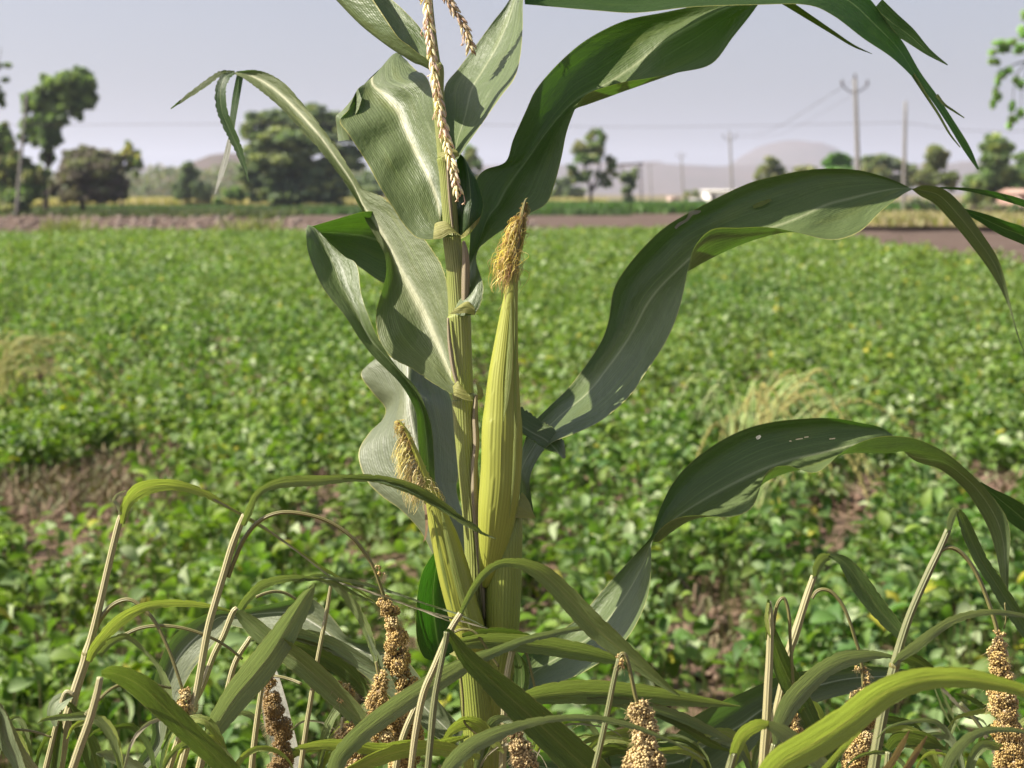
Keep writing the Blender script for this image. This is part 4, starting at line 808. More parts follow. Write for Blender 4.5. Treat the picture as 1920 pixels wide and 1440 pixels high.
leafm('leaf', [[(975,960,2.5),(978,950,1.5),(985,955,0),(990,963,-1.2),(1002,968,-1.8)],[(970,915,2.8),(974,915,2.2),(980,918,.8),(987,925,-.8),(996,930,-1.4)],[(968,880,3),(971,885,2.2),(978,882,1.2),(987,890,0),(994,895,-.8)],[(978,846,3.6),(985,848,3),(996,845,2.8),(1003,852,1.6),(1010,858,.8)],[(995,800,4),(1008,805,4.4),(1022,808,4.2),(1030,818,3),(1035,830,2)],[(1030,762,5),(1042,768,5.8),(1055,775,5.4),(1064,795,3.6),(1075,814,2.4)],
 [(1065,728,5.8),(1085,735,6.8),(1100,738,6.4),(1115,765,4.6),(1128,788,3)],[(1098,685,6.6),(1118,690,7.8),(1135,695,7.4),(1158,725,5.0),(1178,745,3.8)],[(1127,640,7.2),(1148,645,8.4),(1168,650,8),(1195,680,5.4),(1210,700,4.4)],[(1141,600,8.2),(1165,605,9.2),(1192,610,8.8),(1220,635,6.2),(1243,650,5)],[(1150,545,9),(1180,555,10.2),(1212,572,9.4),(1242,590,7.0),(1265,605,5.4)],[(1172,505,10),(1204,518,11.2),(1236,540,10),(1262,550,7.6),(1280,555,5.8)],
 [(1208,462,11),(1240,478,12.2),(1268,508,10.6),(1284,514,8.4),(1290,505,6)],[(1248,425,12),(1280,440,13.2),(1302,478,11),(1299,504,8.8),(1303,462,6.4)],[(1295,397,12.8),(1325,415,13.8),(1345,455,11.4),(1335,483,9),(1335,430,6.8)],[(1350,368,13.4),(1375,390,14.2),(1400,438,12),(1390,458,9.4),(1385,427,7.4)],[(1405,343,14),(1430,368,14.8),(1455,424,12.4),(1445,441,10),(1440,426,8.2)],[(1453,330,14.4),(1478,352,15.2),(1500,407,13),(1497,432,11),(1495,436,9.2)],
 [(1510,319,14.8),(1530,338,15.4),(1550,384,13.8),(1552,422,12.6),(1560,450,10.2)],[(1560,316,15),(1578,332,15.6),(1595,372,14.6),(1602,405,13.4),(1612,434,11.6)],[(1610,319,15.4),(1625,332,15.8),(1640,361,15.2),(1645,380,14.4),(1652,396,13.2)],[(1660,332,15.8),(1668,340,16),(1678,354,15.6),(1682,362,15),(1688,368,14.4)],[(1700,349,16),(1702,351,16),(1704,353,15.8),(1705,355,15.6),(1707,357,15.4)],
 [(1725,367,16.6),(1728,362,16.2),(1730,357,16),(1732,352,15.6),(1735,347,15.2)],[(1752,382,17),(1757,375,16.6),(1762,367,16.2),(1767,361,15.8),(1772,356,15.4)],[(1785,417,17.4),(1790,409,16.9),(1795,401,16.5),(1800,393,16.2),(1805,386,16)],[(1815,453,17.6),(1820,446,17.1),(1826,440,16.7),(1831,435,16.4),(1836,430,16.2)],[(1848,497,17.6),(1854,493,17.2),(1860,488,16.8),(1865,484,16.6),(1869,480,16.4)],[(1872,535,17.4),(1878,528,17),(1884,522,16.6)],[(1892,578,17.2),(1893,574,17),(1895,570,16.8)],[(1906,625,17),(1907,624,17),(1908,623,17)],[(1920,662,17),(1921,662,17),(1921,661,17)]], 'leaf', mz, na=6, wav=.04, freq=1.0, seed=4, tw=[0,0,0,0,1,2,3,3,2.4,1.6,1.2,.8,.4], dz=[0,0,0,0,.3,.8,1.4,1.8,1.8,1.6,1.2,.8,.4,0])
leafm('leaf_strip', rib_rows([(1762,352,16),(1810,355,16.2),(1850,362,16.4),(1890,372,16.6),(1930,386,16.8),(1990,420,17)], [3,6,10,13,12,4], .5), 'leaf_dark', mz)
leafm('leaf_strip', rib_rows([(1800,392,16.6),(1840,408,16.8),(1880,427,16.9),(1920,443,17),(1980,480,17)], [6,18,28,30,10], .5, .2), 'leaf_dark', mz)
leafm('leaf', [[(1062,857,.8),(1056,860,1),(1045,850,1.2),(1015,838,1.6)],[(1056,823,1.2),(1050,835,1.4),(1030,845,1.6),(1012,836,1.8)],[(1038,802,1.6),(1030,815,1.9),(1012,830,2),(998,826,2.0)],[(1009,784,2),(1003,800,2.6),(990,818,2.6),(980,812,2.4)],[(974,758,2.6),(970,780,3),(965,800,3),(960,805,2.8)],[(950,740,3),(948,765,3.4),(944,780,3.4),(940,790,3.2)],[(925,720,3),(923,735,3.2),(921,750,3.2),(918,760,3)]], 'leaf', mz, wav=.05, tw=[1.6]*7, rag=2.0, nl=12)
leafm('leaf', [[(960,1270,2),(962,1280,2),(968,1290,1.2),(975,1300,.6),(985,1308,0)],[(985,1222,3),(1000,1240,4),(1010,1255,4),(1020,1270,3),(1035,1285,2)],[(1038,1190,4),(1055,1205,5.4),(1070,1218,5.4),(1085,1240,4.2),(1095,1260,3)],[(1085,1158,5),(1102,1172,6.4),(1118,1185,6.4),(1138,1205,5.2),(1155,1220,4)],[(1125,1112,6),(1142,1125,7.4),(1158,1138,7.4),(1178,1155,6),(1192,1172,4.6)],[(1160,1073,7),(1174,1082,8.2),(1188,1092,8.2),(1203,1105,6.8),(1215,1115,5.4)],
 [(1195,1035,8),(1203,1042,8.8),(1210,1050,8.8),(1216,1058,7.6),(1221,1065,6.4)],[(1219,1008,9),(1220,1012,9.2),(1221,1018,9),(1222,1022,8.4),(1223,1016,7.6)],[(1228,982,10),(1235,985,10.4),(1240,996,9.8),(1238,1014,8.4),(1245,986,7)],[(1240,948,10.6),(1252,955,11.4),(1265,972,10.4),(1262,996,8.4),(1275,970,6.8)],[(1262,905,11.4),(1280,918,12.4),(1298,950,11.2),(1297,974,9),(1315,966,7.2)],[(1295,867,12.2),(1318,885,13.4),(1340,925,12.2),(1350,957,10),(1372,969,8)],
 [(1345,830,13),(1370,850,14.2),(1392,898,13.2),(1400,932,10.8),(1412,949,8.8)],[(1398,804,13.8),(1420,825,15),(1440,876,13.8),(1437,903,11.4),(1436,888,9.4)],[(1450,791,14.4),(1470,812,15.6),(1490,860,14.4),(1478,886,12),(1474,873,10)],[(1505,785,15),(1520,805,16),(1535,850,15),(1530,872,13),(1530,886,11)],[(1560,784,15.4),(1572,800,16.4),(1585,838,15.4),(1580,852,13.8),(1580,847,12)],[(1610,792,15.8),(1620,803,16.4),(1632,828,15.6),(1625,849,14.2),(1622,826,12.8)],
 [(1664,808,16.4),(1668,815,16.4),(1672,830,16),(1666,850,15),(1666,817,13.8)],[(1715,862,17.6),(1712,862,17.2),(1712,856,16.6),(1716,842,15.6),(1722,824,14.8)],[(1762,880,18),(1765,874,17.6),(1768,866,17),(1772,858,16.2),(1775,850,15.6)],[(1803,912,18.4),(1806,904,17.9),(1810,896,17.2),(1813,890,16.8),(1816,884,16.2)],[(1830,948,18.6),(1836,938,18),(1841,929,17.4),(1845,922,17),(1848,916,16.6)],[(1854,993,18.6),(1862,984,18),(1869,975,17.4),(1876,967,17.2),(1882,960,17)],[(1868,1040,18.4),(1875,1032,17.9),(1882,1022,17.4),(1888,1010,17.2),(1894,1000,17)],[(1877,1085,18),(1881,1080,17.6),(1885,1072,17.2),(1889,1062,17.1),(1892,1052,17)],[(1886,1118,17.6),(1888,1117,17.4),(1891,1112,17.2)],[(1893,1140,17.4),(1893,1140,17.4),(1894,1140,17.4)]], 'leaf', mz, na=6, wav=.04, freq=1.0, seed=6, tw=[0,2,3.2,3.8,3.8,3.2,2,0,0,0,0], dz=[0,-.4,-1.2,-2,-3,-4,-4.8,-5.4,-5.8,-6])
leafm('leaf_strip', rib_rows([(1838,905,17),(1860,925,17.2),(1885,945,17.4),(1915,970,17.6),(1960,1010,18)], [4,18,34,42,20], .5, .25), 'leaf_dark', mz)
leafm('leaf', [[(925,1395,2),(930,1405,2.5),(940,1415,2.5),(948,1425,2),(955,1440,1)],[(1010,1410,4),(1018,1425,5),(1028,1440,5),(1038,1458,4),(1050,1470,3)],[(1100,1405,5),(1110,1420,6.2),(1120,1440,6.2),(1130,1455,5),(1140,1475,4)],[(1245,1387,7),(1255,1410,8.4),(1265,1430,8.4),(1285,1450,7),(1310,1470,6)],[(1299,1345,8.4),(1315,1370,9.8),(1330,1392,9.6),(1350,1412,8),(1375,1440,7)],[(1353,1315,9.6),(1368,1338,11),(1385,1362,10.6),(1400,1380,9),(1420,1395,8)],
 [(1400,1295,10.6),(1415,1310,12),(1430,1330,11.4),(1445,1345,10),(1460,1355,9)],[(1453,1270,11.6),(1465,1285,12.8),(1480,1305,12.2),(1490,1320,11),(1500,1330,10)],[(1510,1258,12.6),(1520,1270,13.6),(1535,1285,13.2),(1545,1298,12),(1555,1310,11)],[(1578,1250,13.4),(1586,1260,14),(1595,1272,13.8),(1603,1285,13),(1610,1298,12)],[(1650,1250,14),(1655,1258,14.5),(1662,1268,14.2),(1670,1280,13.6),(1677,1290,13)],[(1710,1258,14.6),(1714,1264,14.7),(1718,1272,14.4)],[(1765,1277,15),(1765,1278,15),(1766,1278,15)]], 'leaf_back', mz, na=6, wav=.12, freq=1.6, seed=31)
leafm('leaf', [[(870,1370,3),(865,1380,3.4),(862,1390,3.4),(858,1400,2.8),(855,1410,2)],[(810,1300,4),(805,1315,5),(800,1330,5),(797,1348,4.4),(795,1365,3.4)],[(760,1235,5.5),(752,1252,6.4),(745,1270,6.4),(740,1290,6),(735,1310,5)],[(710,1203,6.5),(700,1212,7.8),(690,1225,7.8),(682,1240,7.2),(672,1258,6)],[(655,1196,7.5),(648,1200,8.6),(640,1207,8.8),(632,1217,8.4),(625,1228,7)],[(625,1160,8.5),(612,1166,9.6),(598,1175,9.8),(585,1188,9.2),(570,1205,8)],[(583,1122,9.5),(567,1135,10.6),(550,1150,10.8),(535,1168,10.2),(520,1190,9)],
 [(520,1130,10.4),(508,1140,11.4),(495,1150,11.6),(485,1166,11),(475,1182,10)],[(460,1143,11.2),(452,1149,12),(445,1156,12.2),(440,1165,11.8),(435,1173,11)],[(408,1146,12),(407,1152,12.6),(410,1158,12.6),(418,1163,12.4),(425,1167,12)],[(365,1162,12.4),(375,1170,12.9),(385,1180,12.9),(400,1184,12.5),(418,1185,12)],[(321,1198,12.4),(335,1206,12.9),(350,1212,12.9),(370,1216,12.5),(391,1218,12)],[(300,1240,12.2),(312,1246,12.7),(325,1250,12.7),(343,1253,12.3),(362,1255,11.8)],[(286,1290,12),(296,1295,12.3),(308,1298,12.3),(322,1300,12),(338,1300,11.6)],[(284,1345,11.6),(292,1348,11.9),(300,1350,11.9),(310,1348,11.6),(318,1345,11.2)],[(284,1385,11.2),(290,1390,11.4),(296,1395,11.4),(301,1393,11.2),(306,1390,11)],[(262,1420,10.8),(270,1428,11),(285,1432,10.8)],[(240,1462,10.4),(242,1464,10.4),(245,1466,10.4)]], 'leaf_back', mz, na=5, wav=.08, seed=41)
# one low dead leaf blade behind the millet
leafm('leaf', rib_rows([(497,1225,12),(503,1260,11.5),(512,1310,11),(522,1360,10.8),(535,1410,10.6),(545,1460,10.4),(560,1600,10)], [6,32,46,52,50,46,30], .25, .25), 'whitedry', mz, na=6)
# collars
leafm('leaf_collar', [[(866,444,-1.9),(860,438,-1.8),(852,432,-1.5)],[(848,437,-2.0),(842,426,-1.9),(838,416,-1.6)],[(828,447,-1.9),(826,430,-1.8),(822,416,-1.3)],[(812,449,-1.8),(813,434,-1.5),(815,420,-1.0)]], 'ligule', mz)
leafm('leaf_collar', [[(860,446,-.5),(876,430,-1.1),(902,404,.6)],[(863,447,-.6),(880,438,-1.2),(896,419,.5)],[(864,448,-.7),(872,444,-1.1),(880,438,.0)]], 'ligule', mz)
leafm('leaf_collar', [[(843,589,-2.1),(852,580,-2.3),(862,572,-2.0)],[(858,588,-2.4),(864,576,-2.6),(872,566,-2.1)],[(872,587,-2.6),(876,574,-2.5),(880,566,-2.2)],[(890,591,-2.3),(890,580,-2.4),(888,574,-2.1)]], 'ligule', mz)
leafm('leaf_collar', [[(888,752,-2.2),(880,742,-2.2),(862,718,-1.9)],[(872,750,-2.4),(866,736,-2.3),(858,714,-1.9)],[(858,744,-2.3),(855,732,-2.2),(853,720,-1.7)],[(851,741,-2.1),(850,733,-1.9),(849,724,-1.5)]], 'ligule', mz)
leafm('leaf_collar', [[(888,752,-.6),(895,738,-.5),(892,716,.4)],[(893,752,-.7),(901,744,-.4),(904,728,.4)],[(896,750,-.6),(902,748,-.2),(907,742,.4)]], 'ligule', mz)
leafm('leaf_collar', [[(950,975,-2.7),(968,950,-2.4),(978,922,-1.4)],[(963,971,-2.6),(976,950,-2.3),(984,928,-1.4)],[(980,972,-2.4),(988,958,-2.2),(992,940,-1.6)],[(1005,972,-2.0),(1000,962,-2.0),(996,950,-1.7)]], 'ligule', mz)
leafm('leaf_collar', [[(842,1226,-1.9),(850,1222,-2.0),(855,1214,-1.8)],[(858,1232,-2.4),(862,1226,-2.4),(866,1216,-2.2)],[(880,1233,-2.6),(884,1226,-2.6),(888,1216,-2.4)]], 'ligule', mz)
leafm('leaf_collar', [[(830,304,-1.1),(828,296,-1.2),(820,288,-.6)],[(845,300,-1.5),(843,290,-1.6),(838,282,-1.2)],[(862,292,-1.0),(858,284,-1.0),(850,278,-.8)]], 'ligule', mz)

# ears
def ear(parent, path, nrib):
    b = MB(); W3 = [PZ(p[0], p[1], p[2]) for p in path]; r = [pxr(p[3]) for p in path]
    pr = cr(np.hstack([np.array(W3), np.array(r)[:, None]]), 8)
    b2 = MB(); b2.tube(pr[:, :3], pr[:, 3], 72, sub=1)
    V = b2.V[0].reshape(-1, 73, 3); uv = b2.U[0].reshape(-1, 73, 2)
    c = V.mean(axis=1, keepdims=True); d = V-c; rad = np.linalg.norm(d, axis=2, keepdims=True)
    ang = uv[..., 0:1]*2*math.pi; L = uv[..., 1:2]
    f = 1+.006*np.cos(ang*nrib)+.03*np.cos(ang*3+1+L*4)+.022*np.sin(L*95+ang*1.5)*np.exp(-((L-.12)/.05)**2)
    # stepped overlaps of husk leaves
    st = ((ang/(2*math.pi)*3+.35*L/.2) % 1.0); f = f+.05*(st-.5)
    b.grid(c+d*f, uv); return b.build('ear_husk', M['husk'], parent)
e1 = [(910,1100,-1.4,6),(916,1070,-1.7,18),(924,1020,-2.0,28),(931,960,-2.2,35),(937,900,-2.3,37.5),(940,807,-2.3,36.5),(941,768,-2.3,33.5),(943,710,-2.3,28.5),(949,640,-2.3,21.5),(955,580,-2.3,15.5),(960,535,-2.3,11),(963,508,-2.3,9),(966,495,-2.3,5)]
e2 = [(890,1250,-1.7,10),(882,1200,-1.9,27),(874,1165,-2.1,29.5),(865,1135,-2.3,29),(849,1070,-2.5,29),(833,1012,-2.6,25),(822,975,-2.7,20),(814,948,-2.7,17),(806,925,-2.7,13),(800,905,-2.7,7)]
E1 = ear(mz, e1, 22); E2 = ear(mz, e2, 18)
# husk leaf margins lying on the ears
for par, pts, w in ((E1, [(958,560,-3.05),(957,620,-3.4),(955,680,-3.6),(950,740,-3.85),(944,790,-4.1)], [1,7,12,9,1]), (E1, [(962,520,-2.9),(966,600,-3.1),(966,700,-3.5),(966,800,-3.7),(962,900,-3.8),(955,970,-3.6)], [1,4,5,5,5,1]),
                    (E2, [(828,960,-3.9),(838,1010,-4.1),(852,1070,-4.2),(868,1130,-4.1),(884,1190,-3.9)], [2,9,12,10,2]), (E2, [(812,960,-3.6),(820,1010,-4.0),(834,1080,-4.1),(850,1150,-4.0)], [1,5,7,1])):
    leafm('husk_leaf', rib_rows(pts, w, .1, -.12), 'ligule' if False else 'millet_y', par)
leafm('husk_leaf', rib_rows([(797,945,-3.6),(799,965,-4.0),(800,985,-4.2),(798,1005,-4.3),(794,1016,-4.3)], [3,5,5,4,1], .2), 'tan', E2)
def silk(parent, core, n, spread, length, lean, droop, cols, seed, r=.00021):
    """threads leave the core path, bend outwards and hang. core [(x,y,z)] tip->base"""
    g = np.random.default_rng(seed); b = MB(); C = cr(np.array(core, float), 10)
    for k in range(n):
        t = g.random()**.8*(len(C)-1); i = int(min(t, len(C)-2)); p = C[i]+(C[i+1]-C[i])*(t-i)
        a = g.random()*2*math.pi
        out = np.array([math.cos(a)*g.normal(1, .35), math.sin(a)*g.normal(1, .35)])
        s = spread*(.35+.65*g.random())*(.4+.6*min(1, i/len(C)*1.6)); Lh = length*(.5+.8*g.random())
        wob = g.normal(0, 1, 4)*2.2
        q = []
        for s_ in np.linspace(0, 1, 9):
            x = p[0]+out[0]*s*math.sin(s_*2.2)+lean[0]*s_*Lh+wob[0]*1.5*math.sin(s_*11+wob[1])
            y = p[1]+lean[1]*s_*Lh*.4+droop*Lh*(s_**1.8)-6*math.sin(s_*3.1)+wob[2]*math.sin(s_*8+wob[3])
            z = p[2]+out[1]*s*math.sin(s_*2.2)/22
            q.append(PZ(x, y, z))
        c = cols[g.integers(len(cols))]; c = np.array(c)*g.uniform(.75, 1.25)
        b.tube(q, [r]*6+[r*.9, r*.8, r*.5], 3, sub=2, col=c, cap=False)
    return b.build('silk', M['silk'], parent)
sc1 = [(.66,.58,.12),(.70,.60,.20),(.56,.48,.10),(.50,.32,.16),(.78,.70,.32)]
silk(E1, [(976,405,-2.4),(968,440,-2.4),(962,480,-2.4),(962,508,-2.4)], 400, 26, 44, (-.40, .2), .72, sc1, 1)
silk(E1, [(984,380,-2.4),(980,400,-2.4),(972,440,-2.4)], 90, 12, 30, (.05, .3), .5, [(.46,.32,.15),(.42,.28,.14),(.56,.48,.16)], 2)
silk(E1, [(964,490,-2.4),(963,510,-2.4)], 40, 20, 60, (-.22, .3), .95, [(.36,.25,.12),(.28,.18,.09)], 3)
tubepx('silk_tip', [(964,505,-2.4,6),(972,450,-2.5,4),(979,405,-2.6,3),(983,384,-2.6,2.6),(986,374,-2.6,1.6),(990,371,-2.5,.8)], 'pedun', E1, 8)
tubepx('silk_tip', [(966,500,-2.2,6),(978,455,-2.2,4),(984,425,-2.2,3.4),(982,398,-2.2,2.5),(980,385,-2.2,1)], 'husk', E1, 8)
sc2 = [(.72,.66,.32),(.78,.72,.42),(.64,.60,.22),(.60,.48,.24)]
silk(E2, [(760,815,-2.9),(775,850,-2.9),(790,885,-2.9),(806,920,-2.8)], 380, 17, 50, (-.42, .25), .66, sc2, 4)
silk(E2, [(748,792,-2.9),(756,805,-2.9),(770,835,-2.9)], 120, 12, 26, (-.18, .2), .5, [(.62,.54,.18),(.50,.36,.16)], 5)
silk(E2, [(790,885,-2.7),(800,905,-2.6),(812,930,-2.5)], 110, 16, 42, (.35, .3), .55, sc2, 6)
for pp in ([(806,920,-2.7,9),(792,880,-2.9,7),(778,845,-3,5.5),(764,812,-3,4),(752,794,-3,2),(746,789,-3,.8)], [(800,900,-2.6,5),(786,862,-2.7,3.5),(776,838,-2.7,2.4),(770,825,-2.7,.8)]):
    tubepx('silk_tip', pp, 'husk', E2, 8)

# tassel
def tassel(path, n, seed, size=1.0, pale=True):
    g = np.random.default_rng(seed); b = MB()
    C = cr(np.array(path, float), 12); W3 = np.array([PZ(*c) for c in C])
    b.tube(W3, np.full(len(W3), .0008*size), 6, sub=1, col=(.30, .26, .12))
    L = np.concatenate([[0], np.cumsum(np.linalg.norm(np.diff(W3, axis=0), axis=1))])
    for k in range(n):
        s = L[-1]*(k+g.random())/n; i = min(np.searchsorted(L, s), len(W3)-1); p = W3[i]
        t = W3[min(i+1, len(W3)-1)]-W3[max(i-1, 0)]; t /= np.linalg.norm(t)
        a = k*2.4+g.normal(0, .3); e1_ = np.cross(t, [0, 1, 0]); e1_ /= np.linalg.norm(e1_); e2_ = np.cross(t, e1_)
        o = math.cos(a)*e1_+math.sin(a)*e2_
        d = t*.93+o*(.22+.30*g.random()); d /= np.linalg.norm(d)
        Ln = .0088*size*g.uniform(.7, 1.15); w = .00135*size*g.uniform(.75, 1.2)
        q = [p+o*.0012*size, p+o*.0016*size+d*Ln*.3, p+o*.0018*size+d*Ln*.65, p+o*.0014*size+d*Ln]
        base_ = np.array([(.60, .50, .40), (.66, .60, .42), (.54, .42, .34), (.64, .58, .36)][g.integers(4)]) if pale else np.array([(.44, .34, .24), (.38, .27, .20), (.50, .42, .26)][g.integers(3)])
        b.tube(q, [w*.5, w, w*.8, w*.12], 6, sub=2, col=base_*g.uniform(.85, 1.1))
        if g.random() < .12:      # open floret with hanging anthers
            for m_ in range(2):
                q2 = [q[-1], q[-1]+d*.003+np.array([g.normal(0, .001), 0, -.003]), q[-1]+np.array([g.normal(0, .0015), 0, -.008])]
                b.tube(q2, [.0002, .0003, .0006], 4, sub=1, col=(.55, .40, .30))
    return b.build('tassel_branch', M['spikelet'], mz)
tassel([(790,-300,-1.0),(792,-150,-1.4),(797,-40,-1.5),(801,10,-1.5),(806,70,-1.4),(814,140,-1.5),(822,190,-1.6),(830,235,-1.7),(840,278,-1.8),(850,318,-1.9),(858,358,-2.0)], 215, 5)
tassel([(795,-300,1.0),(803,-150,3),(818,-50,4),(836,-10,4.5),(848,12,4.5),(860,32,4.5),(872,56,4.5),(880,74,4.5),(883,92,4.5)], 150, 6, 1.0, False)
tassel([(796,-300,0),(808,-220,6),(840,-150,9),(875,-90,10),(915,-45,10.5)], 90, 7, 1.0, True)

# insect damage on two arched leaves, lying on the blade surface
def mark(o, G, pts, w, mat):
    V = G.reshape(-1, 3); d = (V-CAM)@FW; px = np.stack([960+(V-CAM)[:, 0]/d*F, 720-((V-CAM)@UP)/d*F], -1)
    q = []
    for x, y in pts:
        k = np.argsort(((px-[x, y])**2).sum(1))[:6]; q.append((x, y, (d[k].min()-D0)*100-.10))
    leafm('damage_mark', rib_rows(q, w, 0, 0), mat, o)
big = [t_ for t_ in GR_ if t_[0].parent == mz]
L10 = max(big, key=lambda t_: len(t_[1]) if abs(t_[1][-1, 0, 0]-PZ(1920, 662, 17)[0]) < .01 else 0)
L13 = max(big, key=lambda t_: len(t_[1]) if abs(t_[1][-1, 0, 0]-PZ(1893, 1140, 17)[0]) < .01 else 0)
mark(*L10, [(1266,428),(1274,420),(1288,412),(1296,400),(1306,398),(1314,396)], [5,6,5,9,8,3], 'dryleaf')
mark(*L13, [(1418,822),(1422,820),(1426,817)], [5,7,4], 'whitedry')
for a_ in ([(1492,824),(1498,823),(1505,822)],[(1508,820),(1516,819)],[(1555,823),(1566,822)],[(1480,827),(1484,827)]): mark(*L13, a_, [2.2]*len(a_), 'dryleaf')
mark(*L10, [(1412,388),(1428,382),(1446,374)], [6,9,4], 'millet_y')
# ------------------------------------------------------------------ foxtail millet plants
def seedhead(pts, parent, seed, gpx=4.6, cols=None, dens=1.0, lump=1.0):
    """pts [(x,y,z,radius px)] : clusters of round grains round a hanging axis"""
    g = np.random.default_rng(seed); C = cr(np.array(pts, float), 10); b = MB()
    W3 = np.array([PZ(*c[:3]) for c in C]); r = np.array([pxr(c[3], c[2]) for c in C])
    L = np.concatenate([[0], np.cumsum(np.linalg.norm(np.diff(W3, axis=0), axis=1))]); tot = L[-1]
    V = []; step = pxr(7.5)
    gr = pxr(gpx)*.44
    ico = np.array([(0, 0, 1), (0, 0, -1)]+[(math.cos(a)*.894, math.sin(a)*.894, .447) for a in np.arange(5)*1.2566]+[(math.cos(a+.628)*.894, math.sin(a+.628)*.894, -.447) for a in np.arange(5)*1.2566])
    Fc = []
    for i in range(5):
        j = (i+1) % 5; Fc += [(0, 2+i, 2+j), (1, 7+j, 7+i), (2+i, 7+i, 2+j), (7+i, 7+j, 2+j)]
    Fc = np.array(Fc); s = 0; k = 0; G_ = []; K_ = []; cor = []
    cols = cols or [(.60, .44, .17), (.66, .50, .22), (.50, .35, .12), (.70, .57, .30), (.42, .30, .11)]
    while s < tot:
        i = min(np.searchsorted(L, s), len(W3)-2); t = W3[i+1]-W3[i]; t /= np.linalg.norm(t)
        e1_ = np.cross(t, [0, 1, .01]); e1_ /= np.linalg.norm(e1_); e2_ = np.cross(t, e1_)
        for q in range(2):
            if g.random() < .10: k += 1; continue
            a = k*2.4+g.normal(0, .5); k += 1
            o = math.cos(a)*e1_+math.sin(a)*e2_; rc = r[i]*.52*g.uniform(.6, 1.25)*lump
            c = W3[i]+o*r[i]*.5+t*g.normal(0, .3)*step; cor.append((c, rc*.86))
            ng = int(max(7, 4*math.pi*(rc/gr/2)**2*1.25*dens)); d = g.normal(0, 1, (ng, 3)); d /= np.linalg.norm(d, axis=1)[:, None]
            d = d[(d@o) > -.35]; G_.append(c+d*rc*g.uniform(.86, 1.12, (len(d), 1))); K_.append(np.tile(np.array(cols[g.integers(len(cols))]), (len(d), 1)))
        s += step*g.uniform(.8, 1.25)
    Gp = np.vstack(G_); Kc = np.vstack(K_)*g.uniform(.8, 1.2, (len(Gp), 1)); n = len(Gp)
    VV = Gp[:, None]+ico[None]*(gr*g.uniform(.65, 1.15, (n, 1, 1))); T = Fc[None]+np.arange(n)[:, None, None]*12
    b.add(VV.reshape(-1, 3), T.reshape(-1, 3), None, np.repeat(Kc[:, None], 12, 1).reshape(-1, 3))
    for c, rc in cor: b.add(c+ico*rc, Fc, None, (.30, .21, .10))
    nb = int(n*.35)                                   # bristles
    for q in range(min(nb*2, 1100)):
        p = Gp[g.integers(n)]; d = g.normal(0, 1, 3); d /= np.linalg.norm(d); d[2] -= .5
        b.tube([p, p+d*.0065], [.00013, .00005], 3, sub=1, col=(.50, .38, .22), cap=False)
    return b.build('seed_head', M['grain'], parent)
def plant(label, stem, parts, mat='mstem', group='millet plants', extra_stems=()):
    """stem: px path bottom->top (x,y,z,r). carried down to the ground"""
    x, y, z = stem[0][:3]; x1, y1 = stem[1][:2]
    p = PZ(x, y, z); q = PZ(x1, y1, stem[1][2]); sl = np.clip((q[0]-p[0])/max(.02, q[2]-p[2]), -.12, .12)
    g_ = np.array([p[0]-sl*p[2]*.6, p[1], 0]); r_ = thing('millet_plant', g_, label, 'millet plant', group)
    r0 = pxr(stem[0][3], z)
    di = (p-q)/np.linalg.norm(p-q); c1 = p+di*.3*p[2]; tail = []
    for tt in (1, .85, .7, .56, .44, .33, .24, .17, .11, .065, .03):
        tail.append(((1-tt)**2*p+2*tt*(1-tt)*c1+tt*tt*g_, r0*(1+.2*tt)))
    tubepx('stem', stem, mat, r_, 10, 6, tail=tail)
    for s_ in extra_stems: tubepx('stem', s_, mat, r_, 10, 6)
    for kind, *a in parts:
        if kind == 'leaf':
            pts, w, m = a[:3]; kw = a[3] if len(a) > 3 else {}
            leafm('leaf', rib_rows(pts, w, kw.get('tilt', .35), kw.get('fold', .18)), m, r_, na=4, nl=9, wav=kw.get('wav', .05), seed=len(label), rag=.9)
        elif kind == 'ped': tubepx('seed_stalk', a[0], a[1] if len(a) > 1 else 'pedun', r_, 8, 6)
        elif kind == 'head': seedhead(a[0], r_, a[1], *a[2:])
        elif kind == 'node':
            for (nx, ny, nz, nr) in a[0]: tubepx('stem_joint', [(nx, ny+5, nz, nr*.9), (nx, ny, nz, nr), (nx, ny-5, nz, nr*.9)], 'pedun', r_, 10, 3)
    return r_
